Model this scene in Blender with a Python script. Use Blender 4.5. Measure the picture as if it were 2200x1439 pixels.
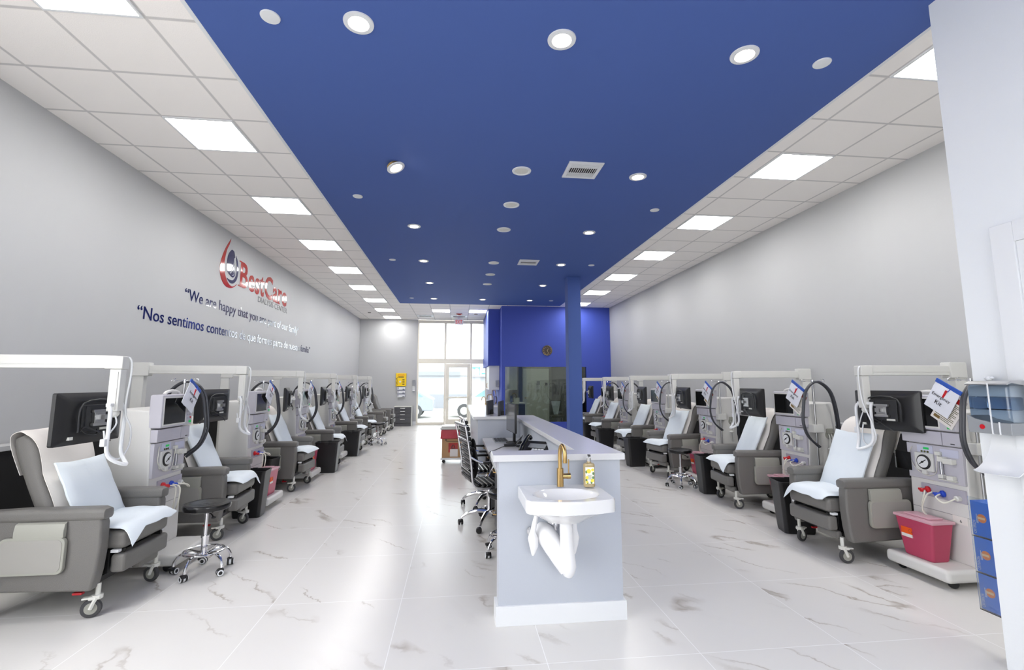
import bpy, bmesh, math, random
from mathutils import Vector, Matrix, noise
random.seed(7)
for o in list(bpy.data.objects): bpy.data.objects.remove(o)
SC = bpy.context.scene; COL = SC.collection
PI = math.pi
def R(a): return math.radians(a)

# ------------------------------------------------------------ camera, world, exposure
CH = 3.922                                  # ceiling height
cam_d = bpy.data.cameras.new('camera'); cam = bpy.data.objects.new('camera', cam_d); COL.objects.link(cam)
cam_d.sensor_width = 36.0; cam_d.lens = 1006.42 * 36 / 2200
cam_d.shift_x = (1100 - 1095.5) / 2200; cam_d.shift_y = (700.5 - 719.5) / 2200
cam_d.clip_start = 0.05; cam_d.clip_end = 300
cam.location = (0, 0, 1.52)
cam.rotation_euler = (PI / 2 + 0.121849, 0, -0.111408)
SC.camera = cam
w = bpy.data.worlds.new('world'); SC.world = w; w.use_nodes = True
w.node_tree.nodes['Background'].inputs[0].default_value = (0.965, 0.98, 1.0, 1)
w.node_tree.nodes['Background'].inputs[1].default_value = 2.4
SC.view_settings.view_transform = 'Standard'; SC.view_settings.look = 'None'
SC.view_settings.exposure = 1.58; SC.view_settings.gamma = 1.0
try: SC.view_settings.use_curve_mapping = False
except Exception: pass
SC.cycles.max_bounces = 10; SC.cycles.diffuse_bounces = 6; SC.cycles.glossy_bounces = 4
SC.cycles.transparent_max_bounces = 16; SC.cycles.transmission_bounces = 6
SC.cycles.sample_clamp_indirect = 6.0; SC.cycles.caustics_reflective = False; SC.cycles.caustics_refractive = False
PANEL_L = 8.2        # light of the ceiling panels
DOWN_L = 14.0        # light of the round downlights

# ------------------------------------------------------------ materials
def srgb(r, g, b):
    f = lambda c: (c / 255) / 12.92 if c / 255 <= .04045 else ((c / 255 + .055) / 1.055) ** 2.4
    return (f(r), f(g), f(b), 1)
MATS = {}
def mat(name, col, rough=.5, metal=0., bump=0., bscale=60., var=0., spec=None, coat=0., emit=None, es=0., trans=0., alpha=1., ior=None):
    if name in MATS: return MATS[name]
    m = bpy.data.materials.new(name); m.use_nodes = True; nt = m.node_tree; b = nt.nodes['Principled BSDF']
    c = srgb(*col); b.inputs['Base Color'].default_value = c
    b.inputs['Roughness'].default_value = rough; b.inputs['Metallic'].default_value = metal
    if spec is not None: b.inputs['Specular IOR Level'].default_value = spec
    if coat: b.inputs['Coat Weight'].default_value = coat; b.inputs['Coat Roughness'].default_value = .08
    if emit: b.inputs['Emission Color'].default_value = srgb(*emit); b.inputs['Emission Strength'].default_value = es
    if trans: b.inputs['Transmission Weight'].default_value = trans
    if ior: b.inputs['IOR'].default_value = ior
    if alpha < 1: b.inputs['Alpha'].default_value = alpha
    tc = nt.nodes.new('ShaderNodeTexCoord'); n = nt.nodes.new('ShaderNodeTexNoise'); n.inputs['Scale'].default_value = bscale
    nt.links.new(tc.outputs['Object'], n.inputs['Vector'])
    if var:
        r = nt.nodes.new('ShaderNodeMixRGB'); r.blend_type = 'MULTIPLY'; r.inputs[0].default_value = var
        r.inputs[1].default_value = c; nt.links.new(n.outputs['Fac'], r.inputs[2]); 
        g = nt.nodes.new('ShaderNodeMath'); g.operation = 'MULTIPLY_ADD'; g.inputs[1].default_value = .6; g.inputs[2].default_value = .7
        nt.links.new(n.outputs['Fac'], g.inputs[0]); nt.links.new(g.outputs[0], r.inputs[2]); nt.links.new(r.outputs[0], b.inputs['Base Color'])
    if bump:
        bp = nt.nodes.new('ShaderNodeBump'); bp.inputs['Strength'].default_value = bump; bp.inputs['Distance'].default_value = .01
        nt.links.new(n.outputs['Fac'], bp.inputs['Height']); nt.links.new(bp.outputs['Normal'], b.inputs['Normal'])
    MATS[name] = m; return m
def glass(name, col, clear=.9, rough=.02):
    m = bpy.data.materials.new(name); m.use_nodes = True; nt = m.node_tree; nt.nodes.clear()
    out = nt.nodes.new('ShaderNodeOutputMaterial'); mx = nt.nodes.new('ShaderNodeMixShader')
    t = nt.nodes.new('ShaderNodeBsdfTransparent'); t.inputs[0].default_value = srgb(*col)
    g = nt.nodes.new('ShaderNodeBsdfGlossy'); g.inputs['Roughness'].default_value = rough
    fr = nt.nodes.new('ShaderNodeFresnel'); fr.inputs[0].default_value = 1.45
    a = nt.nodes.new('ShaderNodeMath'); a.operation = 'MULTIPLY_ADD'; a.inputs[1].default_value = 1.0; a.inputs[2].default_value = 1 - clear - .04; a.use_clamp = True
    nt.links.new(fr.outputs[0], a.inputs[0]); nt.links.new(a.outputs[0], mx.inputs[0])
    nt.links.new(t.outputs[0], mx.inputs[1]); nt.links.new(g.outputs[0], mx.inputs[2]); nt.links.new(mx.outputs[0], out.inputs[0])
    MATS[name] = m; return m
WALLG = mat('wall_paint', (184, 185, 186), .62, bump=.06, bscale=180)
WALLW = mat('white_wall_paint', (228, 231, 233), .6, bump=.04, bscale=150)
BLUE = mat('blue_paint', (75, 99, 163), .7, bump=.05, bscale=160, spec=.25)
BLUE2 = mat('blue_wall_paint', (66, 84, 174), .6, bump=.05, bscale=160, spec=.3)
PANELB = mat('pale_blue_paint', (182, 187, 196), .5, bump=.05, bscale=170)
WHITE = mat('white_trim', (224, 226, 228), .4)
PLAST = mat('white_plastic', (210, 210, 206), .35)
CREAM = mat('cream_plastic', (212, 212, 205), .4)
TRAYM = mat('tray_plastic', (154, 154, 145), .45)
LEATH = mat('grey_vinyl', (109, 107, 104), .42, bump=.25, bscale=300, spec=.45)
BLKP = mat('black_plastic', (26, 26, 28), .38)
BLKG = mat('black_gloss', (10, 10, 12), .12)
SCREEN = mat('dark_screen', (22, 23, 24), .1)
DARKM = mat('dark_mechanism', (24, 24, 25), .5)
RUB = mat('rubber', (62, 62, 64), .6)
CHROME = mat('chrome', (225, 225, 228), .12, metal=1.)
STEEL = mat('brushed_steel', (190, 190, 190), .3, metal=1.)
GOLD = mat('brushed_gold', (190, 158, 104), .28, metal=1.)
SHEET = mat('white_paper', (226, 221, 216), .8, bump=.15, bscale=25)
PADM = mat('pale_blue_pad', (222, 230, 236), .8, bump=.2, bscale=22)
LILAC = mat('lilac_plastic', (187, 185, 194), .4)
LILAC2 = mat('lilac_panel', (172, 169, 181), .45)
MGREY = mat('machine_shell', (212, 211, 208), .38)
REDP = mat('red_plastic', (196, 22, 34), .3)
BLUEP = mat('blue_plastic', (28, 70, 190), .3)
TUBE = mat('clear_tube', (214, 212, 200), .25)
HOSE = mat('grey_hose', (58, 60, 66), .4)
SHARP = mat('sharps_red', (186, 66, 98), .3, trans=.1)
SHLID = mat('sharps_lid', (226, 178, 190), .25, trans=.2)
ORANGE = mat('orange_label', (232, 88, 20), .5)
YEL = mat('yellow_sign', (246, 208, 20), .45)
QUARTZ = mat('quartz_top', (212, 212, 213), .2, bscale=420, var=.12)
CARDB = mat('cardboard', (178, 140, 100), .8, bump=.1, bscale=80)
REDBAG = mat('red_bag', (176, 44, 58), .3, bump=.5, bscale=30)
CERAM = mat('ceramic', (226, 226, 226), .08, coat=.4)
DKWOOD = mat('dark_laminate', (78, 78, 82), .5, bscale=30, var=.25)
ALU = mat('cream_aluminium', (236, 231, 216), .4)
NAVY = mat('navy_vinyl', (28, 34, 84), .07, spec=.9)
REDV = mat('red_vinyl', (165, 30, 28), .09, spec=.8)
SOAP = mat('amber_soap', (222, 198, 146), .08, trans=.5)
TEALM = mat('teal_sign', (70, 140, 150), .6)
GLOVEB = mat('glove_box_blue', (24, 112, 228), .4)
GREYP = mat('grey_plastic', (142, 145, 148), .3)
FACADE = mat('facade_paint', (146, 148, 154), .8, bump=.1, bscale=20)
ROADM = mat('concrete', (200, 198, 192), .9, bump=.1, bscale=8)
CARW = mat('white_car', (188, 190, 194), .2, coat=.5)
CARG = mat('silver_car', (136, 142, 152), .22, coat=.5)
CARWIN = mat('car_window', (110, 140, 146), .1)
BROWN = mat('brown_clock', (52, 38, 30), .4)
GREYT = mat('grey_text', (70, 72, -8), .5)
RTILE = mat('grey_stone_wall', (112, 112, 108), .5, bscale=6, var=.4)
PALEG = mat('pale_green_door', (206, 210, 200), .5)
BAGM = glass('clear_bag', (235, 240, 248), .82, .1)
ACRY = glass('acrylic', (246, 249, 250), .95)
PANE = glass('window_glass', (246, 250, 250), .97)
TANKG = glass('blue_tank', (232, 240, 248), .95, .05)
LED = mat('led_diffuser', (255, 255, 255), .5, emit=(255, 253, 250), es=PANEL_L)
LEDR = mat('downlight_diffuser', (255, 255, 255), .5, emit=(255, 226, 196), es=DOWN_L)
EXITM = mat('exit_red', (200, 40, 24), .5, emit=(255, 50, 30), es=.12)
GREENL = mat('green_display', (20, 120, 60), .3, emit=(20, 150, 70), es=.3)

def tile_ceiling():
    m = bpy.data.materials.new('ceiling_tiles'); m.use_nodes = True; nt = m.node_tree; b = nt.nodes['Principled BSDF']; N = nt.nodes; L = nt.links
    b.inputs['Roughness'].default_value = .85
    tc = N.new('ShaderNodeTexCoord'); sp = N.new('ShaderNodeSeparateXYZ'); L.new(tc.outputs['Object'], sp.inputs[0])
    ds = []
    for ax in (0, 1):
        d = N.new('ShaderNodeMath'); d.operation = 'PINGPONG'; d.inputs[1].default_value = .3048; L.new(sp.outputs[ax], d.inputs[0]); ds.append(d)
    mn = N.new('ShaderNodeMath'); mn.operation = 'MINIMUM'; L.new(ds[0].outputs[0], mn.inputs[0]); L.new(ds[1].outputs[0], mn.inputs[1])
    r = N.new('ShaderNodeValToRGB'); r.color_ramp.interpolation = 'LINEAR'; L.new(mn.outputs[0], r.inputs[0])
    e = r.color_ramp.elements; e[0].position = .0105; e[0].color = srgb(205, 202, 200); e[1].position = .0135; e[1].color = srgb(244, 240, 236)
    no = N.new('ShaderNodeTexNoise'); no.inputs['Scale'].default_value = 120; L.new(tc.outputs['Object'], no.inputs['Vector'])
    bp = N.new('ShaderNodeBump'); bp.inputs['Strength'].default_value = .12; bp.inputs['Distance'].default_value = .01
    ad = N.new('ShaderNodeMath'); ad.operation = 'ADD'; st = N.new('ShaderNodeMath'); st.operation = 'GREATER_THAN'; st.inputs[1].default_value = .017
    L.new(mn.outputs[0], st.inputs[0]); L.new(st.outputs[0], ad.inputs[0]); L.new(no.outputs['Fac'], ad.inputs[1])
    L.new(ad.outputs[0], bp.inputs['Height']); L.new(bp.outputs['Normal'], b.inputs['Normal']); L.new(r.outputs['Color'], b.inputs['Base Color'])
    return m
def floor_mat():
    m = bpy.data.materials.new('marble_tile_floor'); m.use_nodes = True; nt = m.node_tree; b = nt.nodes['Principled BSDF']; N = nt.nodes; L = nt.links
    def math_(op, a, b_=None, c=None, clamp=False):
        n = N.new('ShaderNodeMath'); n.operation = op; n.use_clamp = clamp
        for i, v in enumerate((a, b_, c)):
            if v is None: continue
            if isinstance(v, (int, float)): n.inputs[i].default_value = v
            else: L.new(v, n.inputs[i])
        return n.outputs[0]
    tc = N.new('ShaderNodeTexCoord'); sp = N.new('ShaderNodeSeparateXYZ'); L.new(tc.outputs['Object'], sp.inputs[0])
    X, Y = sp.outputs[0], sp.outputs[1]
    mn = math_('MINIMUM', math_('PINGPONG', X, .441), math_('PINGPONG', Y, .441))
    grout = math_('LESS_THAN', mn, .0022)
    # a different slab of marble in each tile
    tx = math_('FLOOR', math_('DIVIDE', X, .882)); ty = math_('FLOOR', math_('DIVIDE', Y, .882))
    seed = math_('ADD', math_('MULTIPLY', tx, 7.31), math_('MULTIPLY', ty, 3.77))
    mp = N.new('ShaderNodeMapping'); mp.inputs['Rotation'].default_value = (0, 0, R(47)); L.new(tc.outputs['Object'], mp.inputs[0])
    wn = N.new('ShaderNodeTexNoise'); wn.inputs['Scale'].default_value = 2.2; wn.inputs['Detail'].default_value = 5; wn.inputs['Roughness'].default_value = .65; L.new(mp.outputs[0], wn.inputs['Vector'])
    s2 = N.new('ShaderNodeSeparateXYZ'); L.new(mp.outputs[0], s2.inputs[0])
    cu = math_('ADD', math_('MULTIPLY', s2.outputs[0], .42), seed)
    cv = math_('ADD', math_('MULTIPLY', s2.outputs[1], 1.9), math_('MULTIPLY', wn.outputs['Fac'], .75))
    cb = N.new('ShaderNodeCombineXYZ'); L.new(cu, cb.inputs[0]); L.new(cv, cb.inputs[1])
    vn = N.new('ShaderNodeTexNoise'); vn.inputs['Scale'].default_value = 1.25; vn.inputs['Detail'].default_value = 1.5; L.new(cb.outputs[0], vn.inputs['Vector'])
    d = math_('ABSOLUTE', math_('SUBTRACT', vn.outputs['Fac'], .5))
    vein = math_('SUBTRACT', 1, math_('DIVIDE', d, .016), clamp=True)
    halo = math_('SUBTRACT', 1, math_('DIVIDE', d, .05), clamp=True)
    cb2 = N.new('ShaderNodeCombineXYZ'); L.new(math_('ADD', math_('MULTIPLY', s2.outputs[0], 1.1), seed), cb2.inputs[0]); L.new(math_('MULTIPLY', s2.outputs[1], 1.4), cb2.inputs[1])
    mk = N.new('ShaderNodeTexNoise'); mk.inputs['Scale'].default_value = 1.5; mk.inputs['Detail'].default_value = 1; L.new(cb2.outputs[0], mk.inputs['Vector'])
    mask = math_('MULTIPLY', math_('SUBTRACT', mk.outputs['Fac'], .52, clamp=True), 9, clamp=True)
    f1 = math_('MULTIPLY', math_('ADD', math_('MULTIPLY', vein, .56), math_('MULTIPLY', halo, .07)), mask, clamp=True)
    mx = N.new('ShaderNodeMixRGB'); mx.inputs[1].default_value = srgb(216, 214, 211); mx.inputs[2].default_value = srgb(142, 128, 114); L.new(f1, mx.inputs[0])
    mg = N.new('ShaderNodeMixRGB'); mg.inputs[2].default_value = srgb(240, 240, 240); L.new(math_('MULTIPLY', grout, .8), mg.inputs[0]); L.new(mx.outputs[0], mg.inputs[1])
    L.new(mg.outputs[0], b.inputs['Base Color']); b.inputs['Roughness'].default_value = .24; b.inputs['Specular IOR Level'].default_value = .2
    rg = math_('ADD', math_('MULTIPLY', wn.outputs['Fac'], .06), .21); L.new(rg, b.inputs['Roughness'])
    return m
TILEC = tile_ceiling(); FLOORM = floor_mat()

# ------------------------------------------------------------ mesh helpers
def rrect(hx, hy, r, n=4):
    pts = []
    for (sx, sy, a0) in ((1, 1, 0), (-1, 1, 90), (-1, -1, 180), (1, -1, 270)):
        for k in range(n + 1):
            a = R(a0 + 90 * k / n); pts.append((sx * (hx - r) + r * math.cos(a), sy * (hy - r) + r * math.sin(a)))
    return pts
def smooth_path(pts, n=6):
    P = [Vector(p) for p in pts]
    if len(P) < 3: return P
    out = []
    for i in range(len(P) - 1):
        p0 = P[max(i - 1, 0)]; p1 = P[i]; p2 = P[i + 1]; p3 = P[min(i + 2, len(P) - 1)]
        for k in range(n):
            t = k / n
            out.append(.5 * ((2 * p1) + (p2 - p0) * t + (2 * p0 - 5 * p1 + 4 * p2 - p3) * t * t + (3 * p1 - p0 - 3 * p2 + p3) * t ** 3))
    out.append(P[-1]); return out
class MB:
    def __init__(s): s.bm = bmesh.new()
    def _merge(s, b):
        me = bpy.data.meshes.new('tmp'); b.to_mesh(me); b.free(); s.bm.from_mesh(me); bpy.data.meshes.remove(me)
    def box(s, x0, x1, y0, y1, z0, z1, bev=0., seg=2, rot=None, piv=None):
        b = bmesh.new(); bmesh.ops.create_cube(b, size=1)
        bmesh.ops.transform(b, matrix=Matrix.Translation(((x0 + x1) / 2, (y0 + y1) / 2, (z0 + z1) / 2)) @ Matrix.Diagonal((abs(x1 - x0), abs(y1 - y0), abs(z1 - z0), 1)), verts=b.verts)
        if bev: bmesh.ops.bevel(b, geom=list(b.edges), offset=bev, segments=seg, profile=.5, affect='EDGES', clamp_overlap=True)
        if rot is not None:
            pv = Vector(piv if piv else ((x0 + x1) / 2, (y0 + y1) / 2, (z0 + z1) / 2))
            bmesh.ops.transform(b, matrix=Matrix.Translation(pv) @ rot.to_4x4() @ Matrix.Translation(-pv), verts=b.verts)
        s._merge(b); return s
    def cyl(s, p0, p1, r, r2=None, seg=20, caps=True):
        p0, p1 = Vector(p0), Vector(p1); r2 = r if r2 is None else r2; d = p1 - p0
        b = bmesh.new(); bmesh.ops.create_cone(b, cap_ends=caps, segments=seg, radius1=r, radius2=r2, depth=d.length)
        q = d.to_track_quat('Z', 'Y'); bmesh.ops.transform(b, matrix=Matrix.Translation((p0 + p1) / 2) @ q.to_matrix().to_4x4(), verts=b.verts)
        s._merge(b); return s
    def tube(s, pts, r, seg=8, n=6, closed=False, radii=None):
        if closed: P = smooth_path(list(pts) + [pts[0]], n)[:-1]
        else: P = smooth_path(pts, n) if n > 1 else [Vector(p) for p in pts]
        m = len(P); rings = []; up = None
        for i, p in enumerate(P):
            if closed: t = (P[(i + 1) % m] - P[i - 1]).normalized()
            else: t = (P[min(i + 1, m - 1)] - P[max(i - 1, 0)]).normalized()
            if up is None:
                up = Vector((0, 0, 1)) if abs(t.z) < .9 else Vector((1, 0, 0))
            a = t.cross(up)
            if a.length < 1e-5: a = t.orthogonal()
            a.normalize(); up = a.cross(t).normalized()
            rr = r
            if radii:
                f = i / (m - 1) * (len(radii) - 1); k = min(int(f), len(radii) - 2); rr = radii[k] + (radii[k + 1] - radii[k]) * (f - k)
            rings.append([p + (a * math.cos(2 * PI * j / seg) + up * math.sin(2 * PI * j / seg)) * rr for j in range(seg)])
        s.rings(rings, not closed, closed); return s
    def rings(s, rings, caps=True, closed=False):
        V = [[s.bm.verts.new(v) for v in rg] for rg in rings]; n = len(V[0]); m = len(V)
        for i in range(m if closed else m - 1):
            A, B = V[i], V[(i + 1) % m]
            for j in range(n): s.bm.faces.new((A[j], A[(j + 1) % n], B[(j + 1) % n], B[j]))
        if caps and not closed: s.bm.faces.new(list(reversed(V[0]))); s.bm.faces.new(V[-1])
        return s
    def lathe(s, prof, c=(0, 0, 0), seg=28, axis=None):
        c = Vector(c); q = Vector(axis).to_track_quat('Z', 'Y') if axis else None; rg = []
        for (r, z) in prof:
            ring = []
            for j in range(seg):
                v = Vector((max(r, 1e-4) * math.cos(2 * PI * j / seg), max(r, 1e-4) * math.sin(2 * PI * j / seg), z))
                ring.append(c + (q @ v if q else v))
            rg.append(ring)
        if prof[0][0] > .002 and prof[-1][0] > .002: return s.rings(rg, False, True)
        return s.rings(rg)
    def prism(s, poly, axis, a, b_, bev=0., seg=2):
        b = bmesh.new()
        def pt(u, v, t): return {'x': (t, u, v), 'y': (u, t, v), 'z': (u, v, t)}[axis]
        A = [b.verts.new(pt(u, v, a)) for u, v in poly]; B = [b.verts.new(pt(u, v, b_)) for u, v in poly]; n = len(poly)
        b.faces.new(A); b.faces.new(list(reversed(B)))
        for j in range(n): b.faces.new((A[j], B[j], B[(j + 1) % n], A[(j + 1) % n]))
        bmesh.ops.recalc_face_normals(b, faces=b.faces)
        if bev: bmesh.ops.bevel(b, geom=[e for e in b.edges if e.calc_face_angle(0) > R(25)], offset=bev, segments=seg, profile=.5, affect='EDGES', clamp_overlap=True)
        s._merge(b); return s
    def ball(s, c, r, sc=(1, 1, 1), u=16, v=10):
        b = bmesh.new(); bmesh.ops.create_uvsphere(b, u_segments=u, v_segments=v, radius=r)
        bmesh.ops.transform(b, matrix=Matrix.Translation(c) @ Matrix.Diagonal((*sc, 1)), verts=b.verts); s._merge(b); return s
    def sheet(s, f, nu, nv, th=.002):
        """closed thin or puffy sheet: f(u,v) -> (top point, bottom point)"""
        T = [[None] * (nv + 1) for _ in range(nu + 1)]; B = [[None] * (nv + 1) for _ in range(nu + 1)]
        for i in range(nu + 1):
            for j in range(nv + 1):
                t, b_ = f(i / nu, j / nv); T[i][j] = s.bm.verts.new(t); B[i][j] = s.bm.verts.new(b_)
        for i in range(nu):
            for j in range(nv):
                s.bm.faces.new((T[i][j], T[i + 1][j], T[i + 1][j + 1], T[i][j + 1])); s.bm.faces.new((B[i][j], B[i][j + 1], B[i + 1][j + 1], B[i + 1][j]))
        for i in range(nu):
            s.bm.faces.new((T[i][0], B[i][0], B[i + 1][0], T[i + 1][0])); s.bm.faces.new((T[i][nv], T[i + 1][nv], B[i + 1][nv], B[i][nv]))
        for j in range(nv):
            s.bm.faces.new((T[0][j], T[0][j + 1], B[0][j + 1], B[0][j])); s.bm.faces.new((T[nu][j], B[nu][j], B[nu][j + 1], T[nu][j + 1]))
        return s
    def build(s, name, m, parent=None, ang=38, loc=None, rz=0.):
        bmesh.ops.recalc_face_normals(s.bm, faces=s.bm.faces)
        me = bpy.data.meshes.new(name); s.bm.to_mesh(me); s.bm.free(); me.materials.append(m)
        for p in me.polygons: p.use_smooth = True
        try: me.set_sharp_from_angle(angle=R(ang))
        except Exception: pass
        o = bpy.data.objects.new(name, me); COL.objects.link(o)
        wn = o.modifiers.new('normals', 'WEIGHTED_NORMAL'); wn.keep_sharp = True; wn.weight = 60
        if parent is not None: o.parent = parent
        if loc is not None: o.location = loc
        o.rotation_euler[2] = rz
        return o
def tag(o, label, cat, group=None, kind=None):
    if label: o['label'] = label
    if cat: o['category'] = cat
    if group: o['group'] = group
    if kind: o['kind'] = kind
    return o
def empty(name, loc=(0, 0, 0), rz=0.):
    o = bpy.data.objects.new(name, None); COL.objects.link(o); o.location = loc; o.rotation_euler[2] = rz; o.empty_display_size = .1; return o
def struct(o): o['kind'] = 'structure'; return o
def kids(o): return [c for c in bpy.data.objects if c.parent == o]
def copy_tree(o, parent=None):
    c = o.copy(); COL.objects.link(c)
    if parent is not None: c.parent = parent
    for k in kids(o): copy_tree(k, c)
    return c
_tc = {}
def text(name, s, m, o, xd, yd, width=None, height=None, parent=None, th=.001, align='l', shear=0., bold=0., target=None):
    """lettering as a thin solid: o = lower left (or centre) corner, xd / yd = reading and up directions"""
    cu = bpy.data.curves.new('t', 'FONT'); cu.body = s; cu.extrude = .02; cu.resolution_u = 3; cu.shear = shear; cu.offset = bold
    ob = bpy.data.objects.new('t', cu); COL.objects.link(ob); bpy.context.view_layer.update()
    me = bpy.data.meshes.new_from_object(ob.evaluated_get(bpy.context.evaluated_depsgraph_get())); bpy.data.objects.remove(ob); bpy.data.curves.remove(cu)
    xs = [v.co.x for v in me.vertices]; ys = [v.co.y for v in me.vertices]
    x0, x1, y0, y1 = min(xs), max(xs), min(ys), max(ys)
    if height is None: height = width * (y1 - y0) / (x1 - x0)
    if width is None: width = height * (x1 - x0) / (y1 - y0)
    xd, yd = Vector(xd).normalized(), Vector(yd).normalized(); zd = xd.cross(yd); o = Vector(o)
    cx = width / 2 if align == 'c' else 0; cy = height / 2 if align == 'c' else 0
    for v in me.vertices:
        u = (v.co.x - x0) / (x1 - x0) * width - cx; q = (v.co.y - y0) / (y1 - y0) * height - cy; t = th if v.co.z > 0 else 0
        v.co = o + xd * u + yd * q + zd * t
    me.materials.clear(); me.materials.append(m)
    if target: target.bm.from_mesh(me); bpy.data.meshes.remove(me); return None
    ob = bpy.data.objects.new(name, me); COL.objects.link(ob)
    if parent is not None: ob.parent = parent
    return ob
ORD = ['nearest', 'second', 'third', 'fourth', 'fifth', 'sixth', 'seventh', 'eighth', 'ninth', 'tenth', 'eleventh']

# ------------------------------------------------------------ room shell
XL, XR, YB, YN = -3.635, 4.80, 17.9, -1.8
YBL = 14.34        # face of the blue wall
fl = MB().box(XL - .1 + .37, XR + .1 + .37, YN - .1 - 3.61, YB + .25 - 3.61, -.1, 0).build('floor', FLOORM, loc=(-.37, 3.61, 0)); struct(fl)
c1 = MB().box(XL - .1 + 2.692, 1.2 + 2.692, YN - 3.077, YB - 3.077, 0, .08).build('ceiling', TILEC, loc=(-2.692, 3.077, CH)); struct(c1)
c2 = MB().box(1.2 - 3.35, XR + .1 - 3.35, YN - 3.077, YB - 3.077, 0, .08).build('ceiling_right', TILEC, loc=(3.35, 3.077, CH)); struct(c2)
c3 = MB().box(-1.735, 3.14, YN + .02, 14.13, CH - .014, CH - .001, .004).build('ceiling_blue_field', BLUE); struct(c3)
struct(MB().box(3.14, 3.17, YN + .02, 14.15, CH - .012, CH - .001).box(-1.765, -1.735, YN + .02, 14.15, CH - .012, CH - .001).build('trim_1', WHITE))
struct(MB().box(XL - .12, XL, 2.2, YB + .12, 0, CH + .08).box(XL - .12, XL, YN, -1.5, 0, CH + .08).box(XL - .12, XL, -1.5, 2.2, 3.4, CH + .08).box(XL - .12, XL, -1.5, 2.2, 0, .5).build('wall_left', WALLG))
struct(MB().box(XL - .1, XL - .02, -1.5, -1.44, .5, 3.4).box(XL - .1, XL - .02, .32, .38, .5, 3.4).box(XL - .1, XL - .02, 2.14, 2.2, .5, 3.4).build('added_window_left', WHITE))  # frame of an added, unseen opening that throws daylight on the partition
struct(MB().box(XR, XR + .12, YN, YB, 0, CH + .08).build('wall_right', WALLG))
# unseen wall behind the camera, with a big window added to let daylight in
nw = MB()
for x0, x1, z0, z1 in ((XL - .12, .2, 0, CH + .08), (2.5, XR + .12, 0, CH + .08), (.2, 2.5, 0, 1.2), (.2, 2.5, 3.2, CH + .08)): nw.box(x0, x1, YN - .12, YN, z0, z1)
struct(nw.build('wall_near', WALLG))
nf = MB()
for x0, x1 in ((.2, 1.35), (1.35, 2.5)):
    for a_, b_ in ((x0, x0 + .05), (x1 - .05, x1)): nf.box(a_, b_, YN - .1, YN - .02, 1.2, 3.2)
struct(nf.build('added_window_near', WHITE))
# far wall left of the storefront and behind the staff room
struct(MB().box(XL, -1.5, YB, YB + .15, 0, CH + .08).build('wall_back', WALLG))
struct(MB().box(1.55, XR, YB, YB + .15, 0, CH + .08).build('wall_back_right', RTILE))
struct(MB().box(1.10, 1.55, YB, YB + .15, 0, CH + .08).build('wall_back_strip', WALLW))
struct(MB().box(XL, -1.5, YB - .015, YB, 0, .13).build('baseboard_back', WHITE))
struct(MB().box(XL, XL + .014, YN, YB - .015, 0, .13).build('baseboard_left', WHITE))
struct(MB().box(XR - .014, XR, 2.5, YBL, 0, .13).build('baseboard_right', WHITE))
# blue staff-room front with its window opening
bw = MB(); bw.box(1.35, 1.43, YBL, YBL + .12, 0, CH); bw.box(1.43, 4.03, YBL, YBL + .12, 2.06, CH); bw.box(4.03, XR, YBL, YBL + .12, 0, CH); bw.box(1.43, 4.03, YBL, YBL + .12, 0, .33)
struct(bw.build('wall_blue', BLUE2))
struct(MB().box(1.35, 1.43, YBL + .12, YB, 0, CH).build('wall_blue_side', BLUE2))
struct(MB().box(.975, 1.35, 15.0, YB - .02, 2.09, CH).build('wall_blue_bulkhead', BLUE2))
struct(MB().box(1.43, 1.455, YBL - .005, YBL + .125, .33, 2.06).box(4.005, 4.03, YBL - .005, YBL + .125, .33, 2.06).box(1.455, 4.005, YBL - .005, YBL + .125, 2.035, 2.06).box(1.455, 4.005, YBL - .005, YBL + .125, .33, .355).build('window_2', BLUE2))
struct(MB().box(1.455, 4.005, YBL + .05, YBL + .06, .355, 2.035).build('window_3', glass('room_glass', (226, 232, 222), .9)))
# square blue post in the hall
struct(MB().box(2.43, 2.72, 10.09, 10.38, 0, CH - .014, .006).build('wall_post', BLUE))
# white partition with a door at the right edge
struct(MB().box(2.95, 3.10, YN, 2.40, 0, CH).build('wall_partition', WALLW))
dr = MB().box(2.925, 2.949, 2.10, 2.21, 0, 2.38, .004).box(2.925, 2.949, 1.0605, 2.0995, 2.27, 2.38).box(2.925, 2.949, .95, 1.06, 0, 2.38, .004)
struct(dr.build('trim_2', WHITE))
d1 = MB().box(2.935, 2.95, 1.06, 2.10, .01, 2.27, .003)
for z0, z1 in ((.15, 1.0), (1.15, 2.1)):
    for a, b in ((1.18, 1.53), (1.63, 1.98)):
        d1.box(2.93, 2.94, a, b, z0, z1, .006)
struct(d1.build('door_1', WHITE))
# storefront: frame, panes, door
fr = MB(); FB = (YB + .01, YB + .11)
def bar(mb, x0, x1, z0, z1, dy=0): mb.box(x0, x1, FB[0] - dy, FB[1], z0, z1, .004)
for x in (-1.5, 1.06): bar(fr, x, x + .06, 0, CH)
for x in (-.49, .50): bar(fr, x, x + .06, 0, 2.27)
for x in (-.50, .47): bar(fr, x, x + .08, 2.45, 3.80)
bar(fr, -1.44, 1.06, 2.27, 2.45, .004); bar(fr, -1.44, 1.06, 3.80, CH, .004); bar(fr, -1.44, -.49, 0, .09, -.004); bar(fr, .56, 1.06, 0, .09, -.004)
f_ = fr.build('window_1', ALU); struct(f_)
pn = MB()
for a, b, z0, z1 in ((-1.44, -.50, 2.45, 3.80), (-.42, .47, 2.45, 3.80), (.55, 1.06, 2.45, 3.80), (-1.44, -.49, .09, 2.27), (.56, 1.06, .09, 2.27)): pn.box(a, b, YB + .055, YB + .061, z0, z1)
p_ = pn.build('window_pane', PANE, f_)
dd = MB(); D0, D1 = YB + .02, YB + .075
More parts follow.
